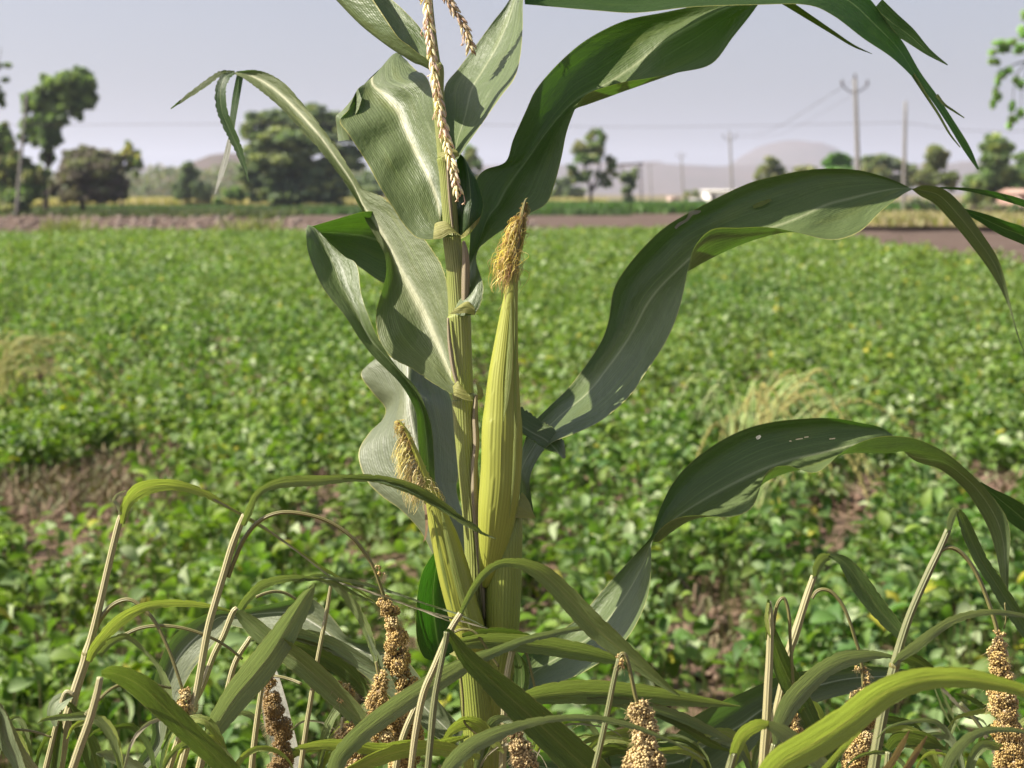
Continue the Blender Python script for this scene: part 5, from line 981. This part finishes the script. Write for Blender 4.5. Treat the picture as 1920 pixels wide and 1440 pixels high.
plant('tall pale millet stem at the far left with a yellow leaf bent over its top',
      [(108,1445,-1,12),(121,1370,-1,11),(140,1300,-1,9.5),(158,1245,-1,9),(164,1225,-1,10.5),(172,1195,-1,7.5),(188,1130,-1,7),(205,1055,-1,6.5),(222,985,-1,6.5),(230,960,-1,5)],
      [('leaf', [(229,982,-1.4),(238,945,-1.5),(262,920,-1.4),(300,910,-1.2),(340,912,-1),(385,926,-1),(420,946,-.8),(470,976,-.6),(540,1020,-.4),(600,1062,-.2),(650,1092,0),(705,1130,.2)], [10,22,30,24,20,15,10,6,6,7,6,2], 'millet_y'),
       ('leaf', [(400,936,-.9),(450,962,-.7),(500,992,-.6),(560,1036,-.4),(615,1078,-.3),(660,1108,-.2)], [4,5,5,4,4,1], 'dryleaf'),
       ('leaf', [(226,965,-1.6),(222,948,-1.7),(214,938,-1.8),(220,928,-1.9),(236,920,-2)], [7,9,8,6,3], 'dryleaf'),
       ('leaf', [(166,1240,-1.6),(178,1215,-1.8),(215,1172,-2),(262,1142,-2),(310,1132,-1.8),(360,1132,-1.4),(400,1138,-1),(432,1146,-.8)], [12,20,24,19,16,13,8,5], 'millet_y'),
       ('leaf', [(185,1228,-1.2),(205,1206,-1.4),(232,1193,-1.5),(250,1202,-1.6),(275,1225,-1.8),(298,1252,-2),(312,1285,-2.2),(320,1320,-2.2)], [14,16,13,10,8,10,16,10], 'millet'),
       ('ped', [(178,1180,-.8,5),(190,1158,-.9,5),(212,1134,-1,4.5),(240,1124,-1.2,4),(265,1137,-1.4,3.6),(290,1165,-1.6,3.4),(315,1215,-1.8,3.2),(335,1270,-2,3),(343,1298,-2,3)]),
       ('head', [(346,1296,-2,13),(348,1320,-2,19),(345,1342,-2,19),(352,1362,-2,12)], 11, 4.2),
       ('ped', [(232,1191,-1.0,3.4),(262,1178,-1,3.4),(300,1173,-.9,3.4),(345,1178,-.8,3.2),(390,1193,-.6,3),(425,1212,-.4,2.8),(455,1236,-.3,2.6)]),
       ('node', [(164,1226,-1,11)])])
plant('millet stem left of the maize with a toothed leaf reaching over the left ear',
      [(338,1445,-2,7.5),(352,1390,-2,7.5),(362,1330,-2,7),(372,1280,-2,7),(390,1180,-2,7),(405,1125,-2,7),(420,1075,-2.2,7),(435,1025,-2.4,7),(448,990,-2.5,6.5),(458,965,-2.6,5)],
      [('leaf', [(456,985,-3),(466,962,-3.2),(480,930,-3.4),(505,912,-3.6),(545,903,-3.8),(600,901,-4),(650,897,-4.2),(700,897,-4.6),(745,907,-4.9),(790,925,-5),(835,953,-5),(875,982,-4.9),(905,1000,-4.8),(930,1010,-4.7)], [10,14,14,16,22,20,16,15,20,22,18,11,6,2], 'millet', {'tilt': .3}),
       ('leaf', [(640,896,-4.3),(700,900,-4.7),(750,912,-5.0),(800,935,-5.1),(850,965,-5.1),(890,985,-5.0),(905,1002,-4.9)], [2,6,9,10,7,5,3], 'millet_d', {'tilt': .2}),
       ('leaf', [(455,985,-2.4),(461,972,-2.5),(469,950,-2.6),(476,940,-2.6)], [10,14,12,4], 'millet_g'),
       ('ped', [(428,1082,-2,4),(440,1050,-2.1,4.2),(458,1010,-2.2,4.2),(485,978,-2.3,4),(520,962,-2.4,3.8),(560,962,-2.4,3.8),(610,975,-2.3,3.6),(655,1003,-2.2,3.6),(685,1038,-2,3.6),(702,1068,-1.9,3.4),(712,1095,-1.8,3.2),(722,1125,-1.6,3.2)]),
       ('head', [(708,1062,-2,5),(714,1072,-2,8),(717,1080,-2,5)], 12, 4),
       ('head', [(722,1126,-1.6,16),(732,1148,-1.6,20),(738,1172,-1.5,18),(742,1190,-1.4,22),(745,1218,-1.4,24),(744,1240,-1.4,26),(752,1262,-1.3,20),(762,1282,-1.3,22),(765,1305,-1.3,20),(748,1335,-1.2,28),(752,1365,-1.2,34),(760,1395,-1.1,34),(758,1425,-1.1,30),(752,1460,-1,24)], 13, 4.8)])
plant('millet stem with a broad grey-green blade hanging right beside the first drooping head',
      [(316,1445,.5,6.5),(330,1400,.5,6.5),(350,1345,.5,6),(378,1290,.5,6),(400,1230,.5,6),(420,1190,.5,6),(436,1150,.5,6),(444,1140,.5,5)],
      [('leaf', [(446,1148,.2),(470,1170,0),(510,1205,-.3),(560,1240,-.6),(600,1275,-.8),(645,1318,-1),(680,1355,-1.2),(705,1390,-1.2),(712,1412,-1.2)], [16,32,40,44,44,40,34,26,4], 'millet', {'tilt': .3, 'fold': .25}),
       ('leaf', [(450,1143,.3),(465,1122,.2),(490,1098,.1),(525,1087,0),(560,1084,-.1),(600,1086,-.3)], [14,16,18,16,12,7], 'millet', {'tilt': .4}),
       ('leaf', [(598,1086,-.3),(630,1100,-.5),(660,1132,-.7),(685,1175,-1),(700,1220,-1.2),(708,1255,-1.4)], [7,12,18,18,13,6], 'millet', {'tilt': .4}),
       ('leaf', [(690,1190,-1.2),(705,1225,-1.4),(725,1265,-1.6),(745,1300,-1.6)], [5,10,12,3], 'millet_g', {'tilt': .3}),
       ('ped', [(705,1240,-3,3),(708,1258,-3.2,3),(711,1275,-3.4,3)]),
       ('head', [(712,1272,-3.5,14),(716,1295,-3.6,20),(704,1322,-3.6,22),(716,1345,-3.6,20),(705,1362,-3.6,20),(722,1395,-3.4,24),(728,1420,-3.4,18)], 14, 5.2),
       ('ped', [(480,1120,.6,3),(496,1113,.6,3),(515,1109,.6,3),(535,1112,.7,3),(556,1124,.8,2.6)])])
plant('millet stem behind the broad blade whose long leaves run down to the right',
      [(400,1450,3,5.5),(408,1380,3,5.5),(425,1300,3,5.5),(442,1240,3,5.5),(470,1195,3,5)],
      [('leaf', [(470,1200,2.6),(500,1192,2.4),(540,1188,2.2),(585,1196,2),(630,1213,1.6),(680,1243,1.2),(725,1270,.8),(760,1292,.6),(785,1310,.4)], [6,18,24,28,30,28,20,12,2], 'millet_g', {'fold': .2}),
       ('leaf', [(480,1205,3),(540,1205,2.8),(590,1222,2.6),(640,1250,2.4),(680,1290,2.2),(710,1335,2)], [6,22,34,36,26,4], 'millet_d', {'fold': .2}),
       ('leaf', [(560,1212,3.4),(600,1232,3.4),(650,1262,3.2),(700,1305,3),(745,1360,2.8)], [4,8,9,7,2], 'millet_g')])
plant('millet shoot with a wide dark blade rising to the right, left of the bleached leaf',
      [(372,1450,-2.5,8),(378,1425,-2.5,8),(384,1405,-2.5,7)],
      [('leaf', [(384,1400,-2.5),(405,1362,-2.4),(440,1310,-2.2),(480,1262,-2),(515,1215,-1.8),(548,1165,-1.6),(575,1120,-1.4),(590,1095,-1.4)], [14,38,52,58,54,44,26,4], 'millet_g', {'tilt': .5, 'fold': .3})])
plant('blurred near millet stem at the left with an olive blade folded down to the right',
      [(135,1445,-22,8),(150,1400,-22,8),(168,1350,-22,7.5),(182,1300,-22,7),(188,1270,-22,6)],
      [('leaf', [(190,1262,-22),(210,1262,-21),(245,1275,-20),(280,1300,-19),(320,1338,-18),(360,1378,-17),(400,1415,-16),(440,1455,-15)], [12,28,42,48,46,44,42,38], 'millet_d', {'tilt': .2, 'fold': .2}),
       ('ped', [(160,1340,-21,3),(185,1312,-20,3),(215,1288,-19,3),(250,1280,-18,3),(290,1284,-17,3),(320,1290,-16,2.5)])])
plant('short millet plant in the lower left corner with a pale bent-over leaf',
      [(84,1450,-2,6),(96,1400,-2,5.5),(108,1350,-2,5),(122,1300,-2,4.5),(138,1302,-2,4)],
      [('leaf', [(136,1304,-2),(120,1310,-2.2),(106,1322,-2.4),(99,1340,-2.5),(104,1362,-2.5)], [8,26,30,22,6], 'millet_g'),
       ('leaf', [(112,1350,-2),(108,1375,-2),(104,1410,-2),(100,1455,-2)], [12,22,24,20], 'millet_d'),
       ('leaf', [(128,1318,-1.6),(142,1340,-1.6),(158,1375,-1.5),(172,1412,-1.4),(185,1455,-1.4)], [8,24,34,38,34], 'millet_d'),
       ('leaf', [(180,1412,-2),(198,1414,-2.2),(225,1425,-2.4),(255,1440,-2.6),(290,1460,-2.8)], [4,18,26,26,14], 'millet_g')])
plant('ragged millet stub on the left edge with split drying blades',
      [(-14,1460,-6,8),(-12,1400,-6,8),(-10,1340,-6,7),(-8,1300,-6,6)],
      [('leaf', [(-10,1330,-6),(0,1350,-6),(12,1390,-6),(30,1425,-6),(45,1470,-6)], [26,32,34,26,18], 'millet_g'),
       ('leaf', [(-12,1310,-5.6),(4,1338,-5.6),(20,1372,-5.6),(38,1410,-5.6),(70,1450,-5.4)], [10,18,20,22,16], 'dryleaf'),
       ('ped', [(0,1372,-5,2.5),(30,1368,-5,2.5),(65,1372,-5,2.5),(96,1382,-5,2)])], 'mstem_g')
plant('nearest grey millet stem in front of the maize with a wide dark blade falling right',
      [(802,1445,-14,6.5),(808,1380,-14,6.5),(812,1335,-14,7),(818,1290,-14,6),(828,1240,-14,5.5),(836,1200,-14,5.5),(838,1185,-14,6)],
      [('leaf', [(838,1180,-14),(852,1200,-13.8),(878,1235,-13.4),(915,1270,-13),(962,1313,-12.6),(1008,1355,-12.2),(1056,1400,-11.8),(1108,1450,-11.4),(1150,1490,-11)], [8,20,34,44,56,62,66,70,60], 'millet_d', {'tilt': .25, 'fold': .25, 'wav': .02})], 'mstem_g')
plant('millet stem beside the nearest one, its long blade arching right across the maize',
      [(770,1445,-12,6),(780,1370,-12,7),(794,1300,-12,7),(815,1250,-12,7),(836,1200,-12,7),(850,1172,-12,6.5),(864,1150,-12,6)],
      [('leaf', [(864,1150,-12),(876,1125,-12),(890,1100,-12),(908,1076,-12.2),(930,1060,-12.4),(955,1055,-12.4),(985,1060,-12.2),(1020,1078,-12),(1062,1118,-11.8),(1105,1165,-11.6),(1150,1205,-11.4),(1195,1243,-11.2),(1240,1280,-11),(1275,1305,-10.8)], [8,12,14,15,16,18,24,34,40,44,40,30,16,3], 'millet', {'tilt': .3, 'fold': .25, 'wav': .02}),
       ('leaf', [(838,1200,-12),(846,1188,-12),(850,1176,-12)], [6,12,4], 'millet')], 'mstem')
plant('millet plant whose long pale green blade sweeps up from bottom left across the lower stalk',
      [(610,1560,-9,8),(616,1500,-9,8),(622,1470,-9,8)],
      [('leaf', [(622,1475,-9),(634,1425,-9),(655,1398,-9.2),(690,1366,-9.6),(740,1328,-10),(795,1292,-10.4),(845,1262,-10.6),(890,1238,-10.6),(930,1222,-10.6),(985,1200,-10.4),(1040,1187,-10.2),(1090,1178,-10),(1135,1173,-9.8)], [30,34,36,38,40,40,36,28,20,16,13,9,3], 'millet_g', {'tilt': .3, 'fold': .25})], 'mstem_g')
plant('millet stem in front of the lower stalk with thin arched twigs',
      [(740,1450,-7,7),(748,1410,-7,7),(760,1370,-7,6.5),(775,1335,-7,6),(783,1318,-7,5)],
      [('ped', [(846,1188,-6,2.5),(866,1180,-6,2.5),(888,1184,-6,2.5),(904,1202,-6,2.5),(920,1228,-6,2.4),(935,1250,-6,2.2)]),
       ('ped', [(858,1228,-6,2.5),(864,1270,-6,2.5),(868,1310,-6,2.5),(870,1350,-6,2.2),(880,1365,-6,2.2),(900,1382,-6,2)]),
       ('leaf', [(826,1402,-6),(845,1372,-6),(872,1356,-6),(898,1362,-6),(925,1392,-6),(945,1412,-6)], [6,16,26,30,20,4], 'millet_y'),
       ('leaf', [(560,1402,-8),(610,1396,-8),(660,1398,-8),(710,1405,-8),(760,1400,-8),(810,1398,-8),(850,1388,-8),(880,1380,-8)], [10,20,24,24,26,22,14,3], 'millet_y'),
       ('leaf', [(650,1448,-9),(700,1426,-9),(745,1410,-9),(800,1402,-9),(850,1408,-9),(900,1420,-9)], [16,28,30,30,26,10], 'millet_y')])
plant('straight millet stem right of the maize foot with wide leaves spreading right',
      [(942,1450,-5,7.5),(943,1400,-5,7.5),(944,1350,-5,7),(948,1290,-5,7),(955,1245,-5,6.5),(964,1205,-5,6)],
      [('leaf', [(850,1210,-6),(880,1205,-6),(920,1202,-6),(970,1206,-6),(1030,1212,-6),(1090,1222,-5.8),(1140,1234,-5.6),(1185,1246,-5.4)], [16,26,30,34,36,34,22,3], 'millet', {'tilt': .4, 'fold': .35}),
       ('leaf', [(866,1192,-5.6),(900,1186,-5.6),(940,1186,-5.5),(985,1193,-5.4),(1020,1204,-5.2)], [8,14,20,14,3], 'millet_d'),
       ('leaf', [(975,1310,-7),(1010,1304,-7),(1060,1298,-7),(1120,1298,-7),(1190,1302,-7),(1260,1308,-7),(1320,1316,-7),(1388,1324,-7)], [16,36,44,46,42,32,20,2], 'millet', {'tilt': .4, 'fold': .4}),
       ('leaf', [(1100,1312,-6),(1160,1316,-6),(1220,1330,-6),(1270,1345,-6),(1320,1365,-6),(1378,1392,-6)], [10,22,26,26,20,4], 'millet_g'),
       ('leaf', [(1230,1340,-6),(1290,1368,-6),(1330,1392,-6),(1372,1410,-6)], [6,14,16,2], 'millet_d'),
       ('ped', [(983,1212,-5,2.5),(992,1240,-5,2.5),(998,1268,-5,2.5),(1003,1290,-5,2.2)]),
       ('leaf', [(965,1222,-4.4),(976,1250,-4.4),(978,1285,-4.4),(972,1312,-4.4)], [6,26,30,8], 'millet_d')])
plant('blurred low millet blade lying across the bottom centre',
      [(826,1500,-20,7),(828,1475,-20,7),(830,1460,-20,6)],
      [('leaf', [(832,1460,-20),(850,1430,-20),(880,1402,-20),(920,1381,-20),(965,1364,-20),(1010,1352,-20),(1060,1346,-20),(1120,1347,-19.6),(1165,1356,-19.2),(1215,1372,-19),(1270,1396,-18.6),(1325,1425,-18.4)], [26,32,32,30,22,16,14,13,12,9,6,3], 'millet_g', {'tilt': .3, 'fold': .2}),
       ('head', [(972,1358,-10,8),(968,1390,-10,20),(978,1412,-10,22),(990,1440,-10,24),(985,1475,-10,22)], 15, 5.5, [(.56,.43,.22),(.62,.49,.27),(.48,.36,.18)])], 'mstem_g')
plant('millet plant with a thick blurred hanging head between the maize foot and the rear blade',
      [(1110,1460,-13,6),(1125,1400,-13,6),(1140,1330,-13,5.5),(1152,1270,-13,5),(1160,1235,-13,4)],
      [('ped', [(1160,1236,-13,4),(1166,1226,-13,4),(1174,1232,-13,4),(1182,1262,-13,4),(1190,1300,-13,4),(1198,1330,-13,4)]),
       ('head', [(1162,1232,-13,6),(1163,1245,-13,8),(1165,1256,-13,6)], 16, 5),
       ('head', [(1196,1325,-13,20),(1205,1350,-13,26),(1212,1378,-13,26),(1205,1400,-13,34),(1212,1425,-13,34),(1200,1455,-13,32),(1202,1490,-13,24)], 17, 6.0, [(.56,.43,.20),(.62,.49,.25),(.46,.35,.16)])], 'mstem_g')
plant('straight pale millet stem at lower right with a mottled dark blade folded down beside it',
      [(1430,1445,-1,8.5),(1433,1400,-1,8.5),(1437,1350,-1,8.5),(1440,1290,-1,8),(1443,1228,-1,7),(1444,1160,-1,6.5),(1442,1128,-1,4)],
      [('leaf', [(1440,1124,-1.4),(1442,1150,-1.2),(1447,1190,-.8),(1462,1235,-.4),(1480,1275,0),(1503,1320,.2),(1525,1365,.4),(1545,1410,.4),(1555,1450,.4)], [5,14,24,36,42,42,38,34,28], 'millet_d', {'tilt': -.3, 'fold': .25}),
       ('leaf', [(1440,1130,-1.6),(1437,1155,-1.6),(1440,1182,-1.6),(1445,1196,-1.6)], [6,8,7,2], 'millet_y'),
       ('ped', [(1449,1190,-.6,3.4),(1452,1160,-.6,3.4),(1458,1132,-.6,3.4),(1468,1121,-.6,3.2),(1475,1132,-.6,3.2),(1480,1160,-.6,3.2),(1482,1205,-.5,3),(1486,1260,-.4,3),(1488,1330,-.3,3)]),
       ('head', [(1486,1330,-.2,10),(1482,1350,-.2,18),(1484,1372,-.2,20),(1478,1392,-.2,14),(1472,1412,-.2,10)], 18, 4.4)])
plant('millet stem topped by a green leaf bent sharply right in the lower right field',
      [(1428,1450,1.6,8),(1440,1400,1.6,8),(1452,1350,1.6,8),(1466,1290,1.6,8),(1478,1228,1.6,8),(1492,1185,1.6,8.5),(1502,1153,1.6,7.5),(1514,1115,1.6,7),(1526,1080,1.6,6)],
      [('leaf', [(1527,1085,1.4),(1533,1062,1.2),(1543,1047,1.2),(1557,1042,1.2)], [8,18,20,12], 'millet'),
       ('leaf', [(1554,1041,1.2),(1578,1050,1.2),(1598,1072,1.1),(1620,1105,1),(1645,1138,1),(1672,1170,1),(1698,1200,1),(1722,1238,1)], [8,20,32,38,36,30,18,2], 'millet_d', {'tilt': -.3, 'fold': .25}),
       ('ped', [(1522,1122,1.4,3.6),(1530,1110,1.4,3.6),(1543,1105,1.3,3.4),(1560,1111,1.2,3.4),(1578,1132,1.1,3.4),(1592,1162,1,3.2),(1604,1200,1,3.2),(1610,1218,1,3.2),(1616,1250,1,3),(1619,1290,1,3)]),
       ('head', [(1606,1252,1,4),(1622,1256,1,7),(1630,1262,1,4)], 19, 4.2),
       ('head', [(1626,1268,1,5),(1624,1278,1,7),(1620,1284,1,4)], 20, 4.2),
       ('head', [(1620,1292,1,13),(1614,1306,1,20),(1604,1318,1,20),(1618,1340,1,22),(1622,1362,1,22),(1612,1385,1,26),(1608,1410,1,28),(1600,1440,1,26),(1600,1470,1,18)], 21, 4.4)])
plant('grey-green millet stem leaning right with a heavy hanging head on the right edge',
      [(1637,1445,-3,11),(1646,1390,-3,10.5),(1657,1332,-3,10),(1668,1285,-3,9.5),(1677,1250,-3,9.5),(1688,1208,-3,8),(1703,1162,-3,7.5),(1720,1120,-3,7),(1745,1065,-3,7),(1762,1030,-3,6.5),(1778,993,-3,6)],
      [('leaf', [(1779,1000,-3.2),(1783,975,-3.3),(1790,958,-3.4),(1798,956,-3.4)], [7,15,16,8], 'millet_g'),
       ('leaf', [(1797,956,-3.2),(1806,975,-3),(1822,1015,-2.8),(1842,1055,-2.6),(1868,1095,-2.4),(1895,1138,-2.2),(1925,1185,-2),(1950,1225,-2)], [8,20,26,26,28,28,24,10], 'millet_d', {'tilt': -.25, 'fold': .2}),
       ('ped', [(1758,1040,-3,4),(1768,1030,-3,4),(1785,1027,-3,4),(1806,1040,-3,4),(1828,1070,-3,4),(1846,1110,-3,4),(1862,1155,-3.2,4),(1870,1185,-3.3,4),(1873,1200,-3.4,4)]),
       ('ped', [(1884,1130,-3,1.6),(1886,1160,-3,1.4),(1882,1180,-3,1.2)]),
       ('head', [(1872,1186,-3.5,6),(1880,1194,-3.5,10),(1870,1210,-3.5,16),(1873,1228,-3.5,20),(1872,1246,-3.5,21),(1884,1262,-3.5,20),(1882,1280,-3.5,20),(1878,1302,-3.5,27),(1886,1325,-3.5,27),(1884,1350,-3.5,28),(1892,1375,-3.5,27),(1896,1400,-3.5,28),(1896,1430,-3.5,28),(1900,1470,-3.5,24)], 22, 4.8),
       ('leaf', [(1676,1246,-3.4),(1692,1230,-3.6),(1720,1210,-3.8),(1750,1186,-4),(1785,1164,-4.2),(1825,1151,-4.4),(1870,1148,-4.6),(1925,1156,-4.8),(1970,1170,-5)], [8,18,22,20,17,14,12,9,4], 'millet_g', {'tilt': .4}),
       ('leaf', [(1672,1236,-2.6),(1695,1232,-2.4),(1718,1240,-2.2),(1742,1254,-2),(1772,1274,-1.8)], [8,22,26,18,4], 'millet_d'),
       ('node', [(1677,1248,-3,10.5)])], 'mstem_g')
plant('short millet shoot whose pale grey leaf arches up between the two lower right stems',
      [(1440,1450,-2.2,6),(1446,1420,-2.2,6),(1452,1395,-2.2,6)],
      [('leaf', [(1454,1400,-2.2),(1462,1362,-2.3),(1482,1320,-2.4),(1512,1285,-2.4),(1545,1256,-2.4),(1580,1238,-2.4),(1620,1230,-2.4),(1655,1229,-2.4),(1690,1236,-2.2)], [10,30,40,38,34,34,24,12,3], 'millet_g', {'tilt': .35, 'fold': .25})], 'mstem_g')
plant('nearest blurred millet blade, bright yellow-green, crossing the lower right corner',
      [(1420,1520,-32,9),(1424,1500,-32,9),(1428,1480,-32,8)],
      [('leaf', [(1424,1478,-32),(1465,1430,-32),(1530,1392,-32),(1592,1350,-32),(1645,1308,-32),(1695,1283,-32),(1750,1271,-32),(1810,1271,-31.6),(1870,1282,-31.2),(1930,1298,-30.8),(1990,1315,-30)], [46,58,62,62,58,50,42,38,30,22,10], 'millet_y', {'tilt': .3, 'fold': .25, 'wav': .01})], 'mstem_g')
plant('blurred yellow millet blade bent like a hook at the bottom right of centre',
      [(1362,1470,-24,8),(1368,1440,-24,8),(1376,1412,-24,7)],
      [('leaf', [(1372,1440,-24),(1382,1400,-24),(1396,1375,-24),(1420,1360,-24),(1442,1358,-24)], [12,24,26,24,14], 'millet_y'),
       ('leaf', [(1440,1358,-24),(1470,1375,-23.8),(1505,1402,-23.6),(1545,1440,-23.4)], [16,30,32,30], 'millet_g'),
       ('leaf', [(1540,1450,-26),(1575,1410,-26),(1610,1370,-26),(1650,1330,-26)], [14,13,11,5], 'millet_y')], 'mstem_g')
plant('millet shoot in the right corner with a dark blue-green folded leaf and tan dead tips',
      [(1660,1460,-6,6),(1664,1430,-6,6),(1666,1410,-6,6)],
      [('leaf', [(1664,1405,-6),(1680,1386,-6),(1705,1382,-6),(1740,1390,-6),(1768,1402,-6)], [14,26,26,30,6], 'millet_d', {'tilt': .5}),
       ('leaf', [(1655,1455,-18),(1675,1425,-18),(1692,1395,-18),(1705,1370,-18)], [18,14,12,3], 'tan'),
       ('leaf', [(1670,1470,-18),(1700,1440,-18),(1722,1405,-18),(1738,1380,-18)], [16,14,12,3], 'tan'),
       ('leaf', [(1770,1460,-22),(1785,1420,-22),(1815,1385,-22),(1850,1370,-22),(1890,1368,-22),(1935,1374,-22)], [22,24,20,15,11,5], 'millet_g')], 'mstem_g')
plant('dried millet leaf remnants hanging in thin strips left of the right-edge head',
      [(1880,1460,2,5),(1868,1410,2,5),(1850,1380,2,4),(1825,1345,2,4),(1800,1318,2,4)],
      [('leaf', [(1758,1280,2),(1775,1300,2),(1800,1325,2),(1830,1352,2)], [3,8,7,2], 'dryleaf'),
       ('leaf', [(1762,1285,2.2),(1778,1325,2.2),(1800,1370,2.2)], [4,7,2], 'millet'),
       ('leaf', [(1752,1290,2.2),(1768,1330,2.2),(1785,1362,2.2)], [3,6,2], 'millet'),
       ('leaf', [(1790,1300,1.6),(1815,1308,1.6),(1840,1322,1.6),(1862,1340,1.6)], [3,9,11,6], 'millet_d'),
       ('leaf', [(1845,1378,1.6),(1860,1400,1.6),(1875,1430,1.6)], [6,10,8], 'dryleaf')], 'mstem_g')
plant('short millet plant behind the broad left blade with two small round heads',
      [(628,1470,-.5,5),(634,1420,-.5,5),(640,1380,-.5,4),(643,1345,-.5,4)],
      [('head', [(636,1286,0,10),(643,1300,0,15),(652,1314,0,12)], 23, 4.4),
       ('head', [(654,1284,.2,3),(662,1298,.2,6),(667,1312,.2,4)], 24, 4),
       ('ped', [(643,1340,0,2.5),(640,1315,0,2.5),(634,1290,0,2.2)]),
       ('head', [(652,1358,-.6,12),(648,1374,-.6,18),(652,1392,-.6,18)], 25, 4.6),
       ('head', [(664,1412,-.8,16),(662,1430,-.8,22),(660,1460,-.8,20)], 26, 4.6)])
plant('hidden millet plant whose brown head lies against the bleached leaf',
      [(470,1460,6,6),(476,1400,6,6),(486,1320,6,5),(495,1270,6,4),(503,1252,6,3)],
      [('ped', [(503,1268,6.4,3),(520,1268,6,3),(545,1274,5.6,3),(565,1282,5,3)]),
       ('head', [(507,1268,7,10),(508,1290,7.4,14),(512,1315,7.6,20),(515,1340,7.6,22),(522,1362,7.8,24),(530,1390,7.8,18),(528,1412,7.8,20),(524,1450,7.8,24)], 27, 4.2, [(.30,.20,.07),(.38,.26,.10),(.26,.17,.06)])])
plant('millet plant at the maize foot with fine dry strands crossing to the right',
      [(560,1470,1,5),(575,1360,1,5),(595,1240,1,4.5),(612,1150,1,4),(622,1085,.5,3)],
      [('leaf', [(575,1088,0),(620,1084,-.5),(680,1094,-1),(740,1112,-1.8),(800,1133,-2.8),(860,1152,-4),(915,1178,-5)], [3,7,8,6,4,4,1], 'millet_g'),
       ('leaf', [(620,1088,0),(700,1112,-1.4),(780,1140,-2.8),(850,1160,-4.6),(925,1182,-5.4)], [3,5,4,4,1], 'dryleaf'),
       ('leaf', [(660,1098,-1.2),(740,1125,-2.4),(820,1156,-4),(880,1180,-5)], [2,3,3,1], 'dryleaf'),
       ('leaf', [(560,1090,0),(600,1080,-.2),(650,1105,-.4),(700,1130,-.6)], [5,9,8,2], 'millet')])
# small details on the maize: insect damage marks on two leaves

g = np.random.default_rng(99)
PL = ['nearest the left corner', 'under the far left tall stem', 'right of the olive folded blade', 'left of the bleached leaf', 'just right of the bleached leaf', 'left of the two small round heads',
      'below the first hanging head', 'directly in front of the maize foot', 'right of the maize foot', 'right of the pinkish blurred head', 'left of the thick blurred head', 'right of the thick blurred head',
      'under the dark rear maize blade', 'left of the mottled-blade stem', 'under the bright near blade', 'right of the grey-green leaning stem', 'among the tan dead tips', 'under the thin dry strips', 'left of the right-edge head', 'in the right corner']
for k in range(20):
    x0 = [60,230,300,440,520,600,690,900,1010,1080,1150,1250,1330,1400,1560,1700,1760,1800,1850,1910][k]+g.normal(0, 12); z = g.uniform(-8, 9); y0 = g.uniform(1445, 1480)
    lv = []
    for q in range(g.integers(2, 5)):
        s_ = g.choice([-1, 1]); h = g.uniform(50, 135); w = g.uniform(60, 190)*s_; ww = g.uniform(7, 22); zz = g.uniform(-2, 2)
        m_ = ['millet', 'millet_y', 'millet_d', 'millet_g', 'dryleaf', 'millet', 'millet_y'][g.integers(7)]
        if m_ == 'dryleaf': ww *= .5
        dr = g.uniform(.1, .9)
        lv.append(('leaf', [(x0, y0+5, z), (x0+w*.12, y0-h*.6, z+zz*.3), (x0+w*.35, y0-h*.97, z+zz*.6), (x0+w*.65, y0-h*.97, z+zz), (x0+w*.88, y0-h*(1-.4*dr), z+zz*1.3), (x0+w, y0-h*(1-dr), z+zz*1.5)], [ww*.5, ww*.9, ww, ww*.8, ww*.45, 2], m_, {'tilt': g.uniform(-.4, .4)}))
    plant('short leafy millet shoot rooted below the bottom edge, '+PL[k], [(x0-2, y0+60, z, 5), (x0, y0+25, z, 5), (x0, y0, z, 4)], lv, 'mstem_g', group='short millet shoots')
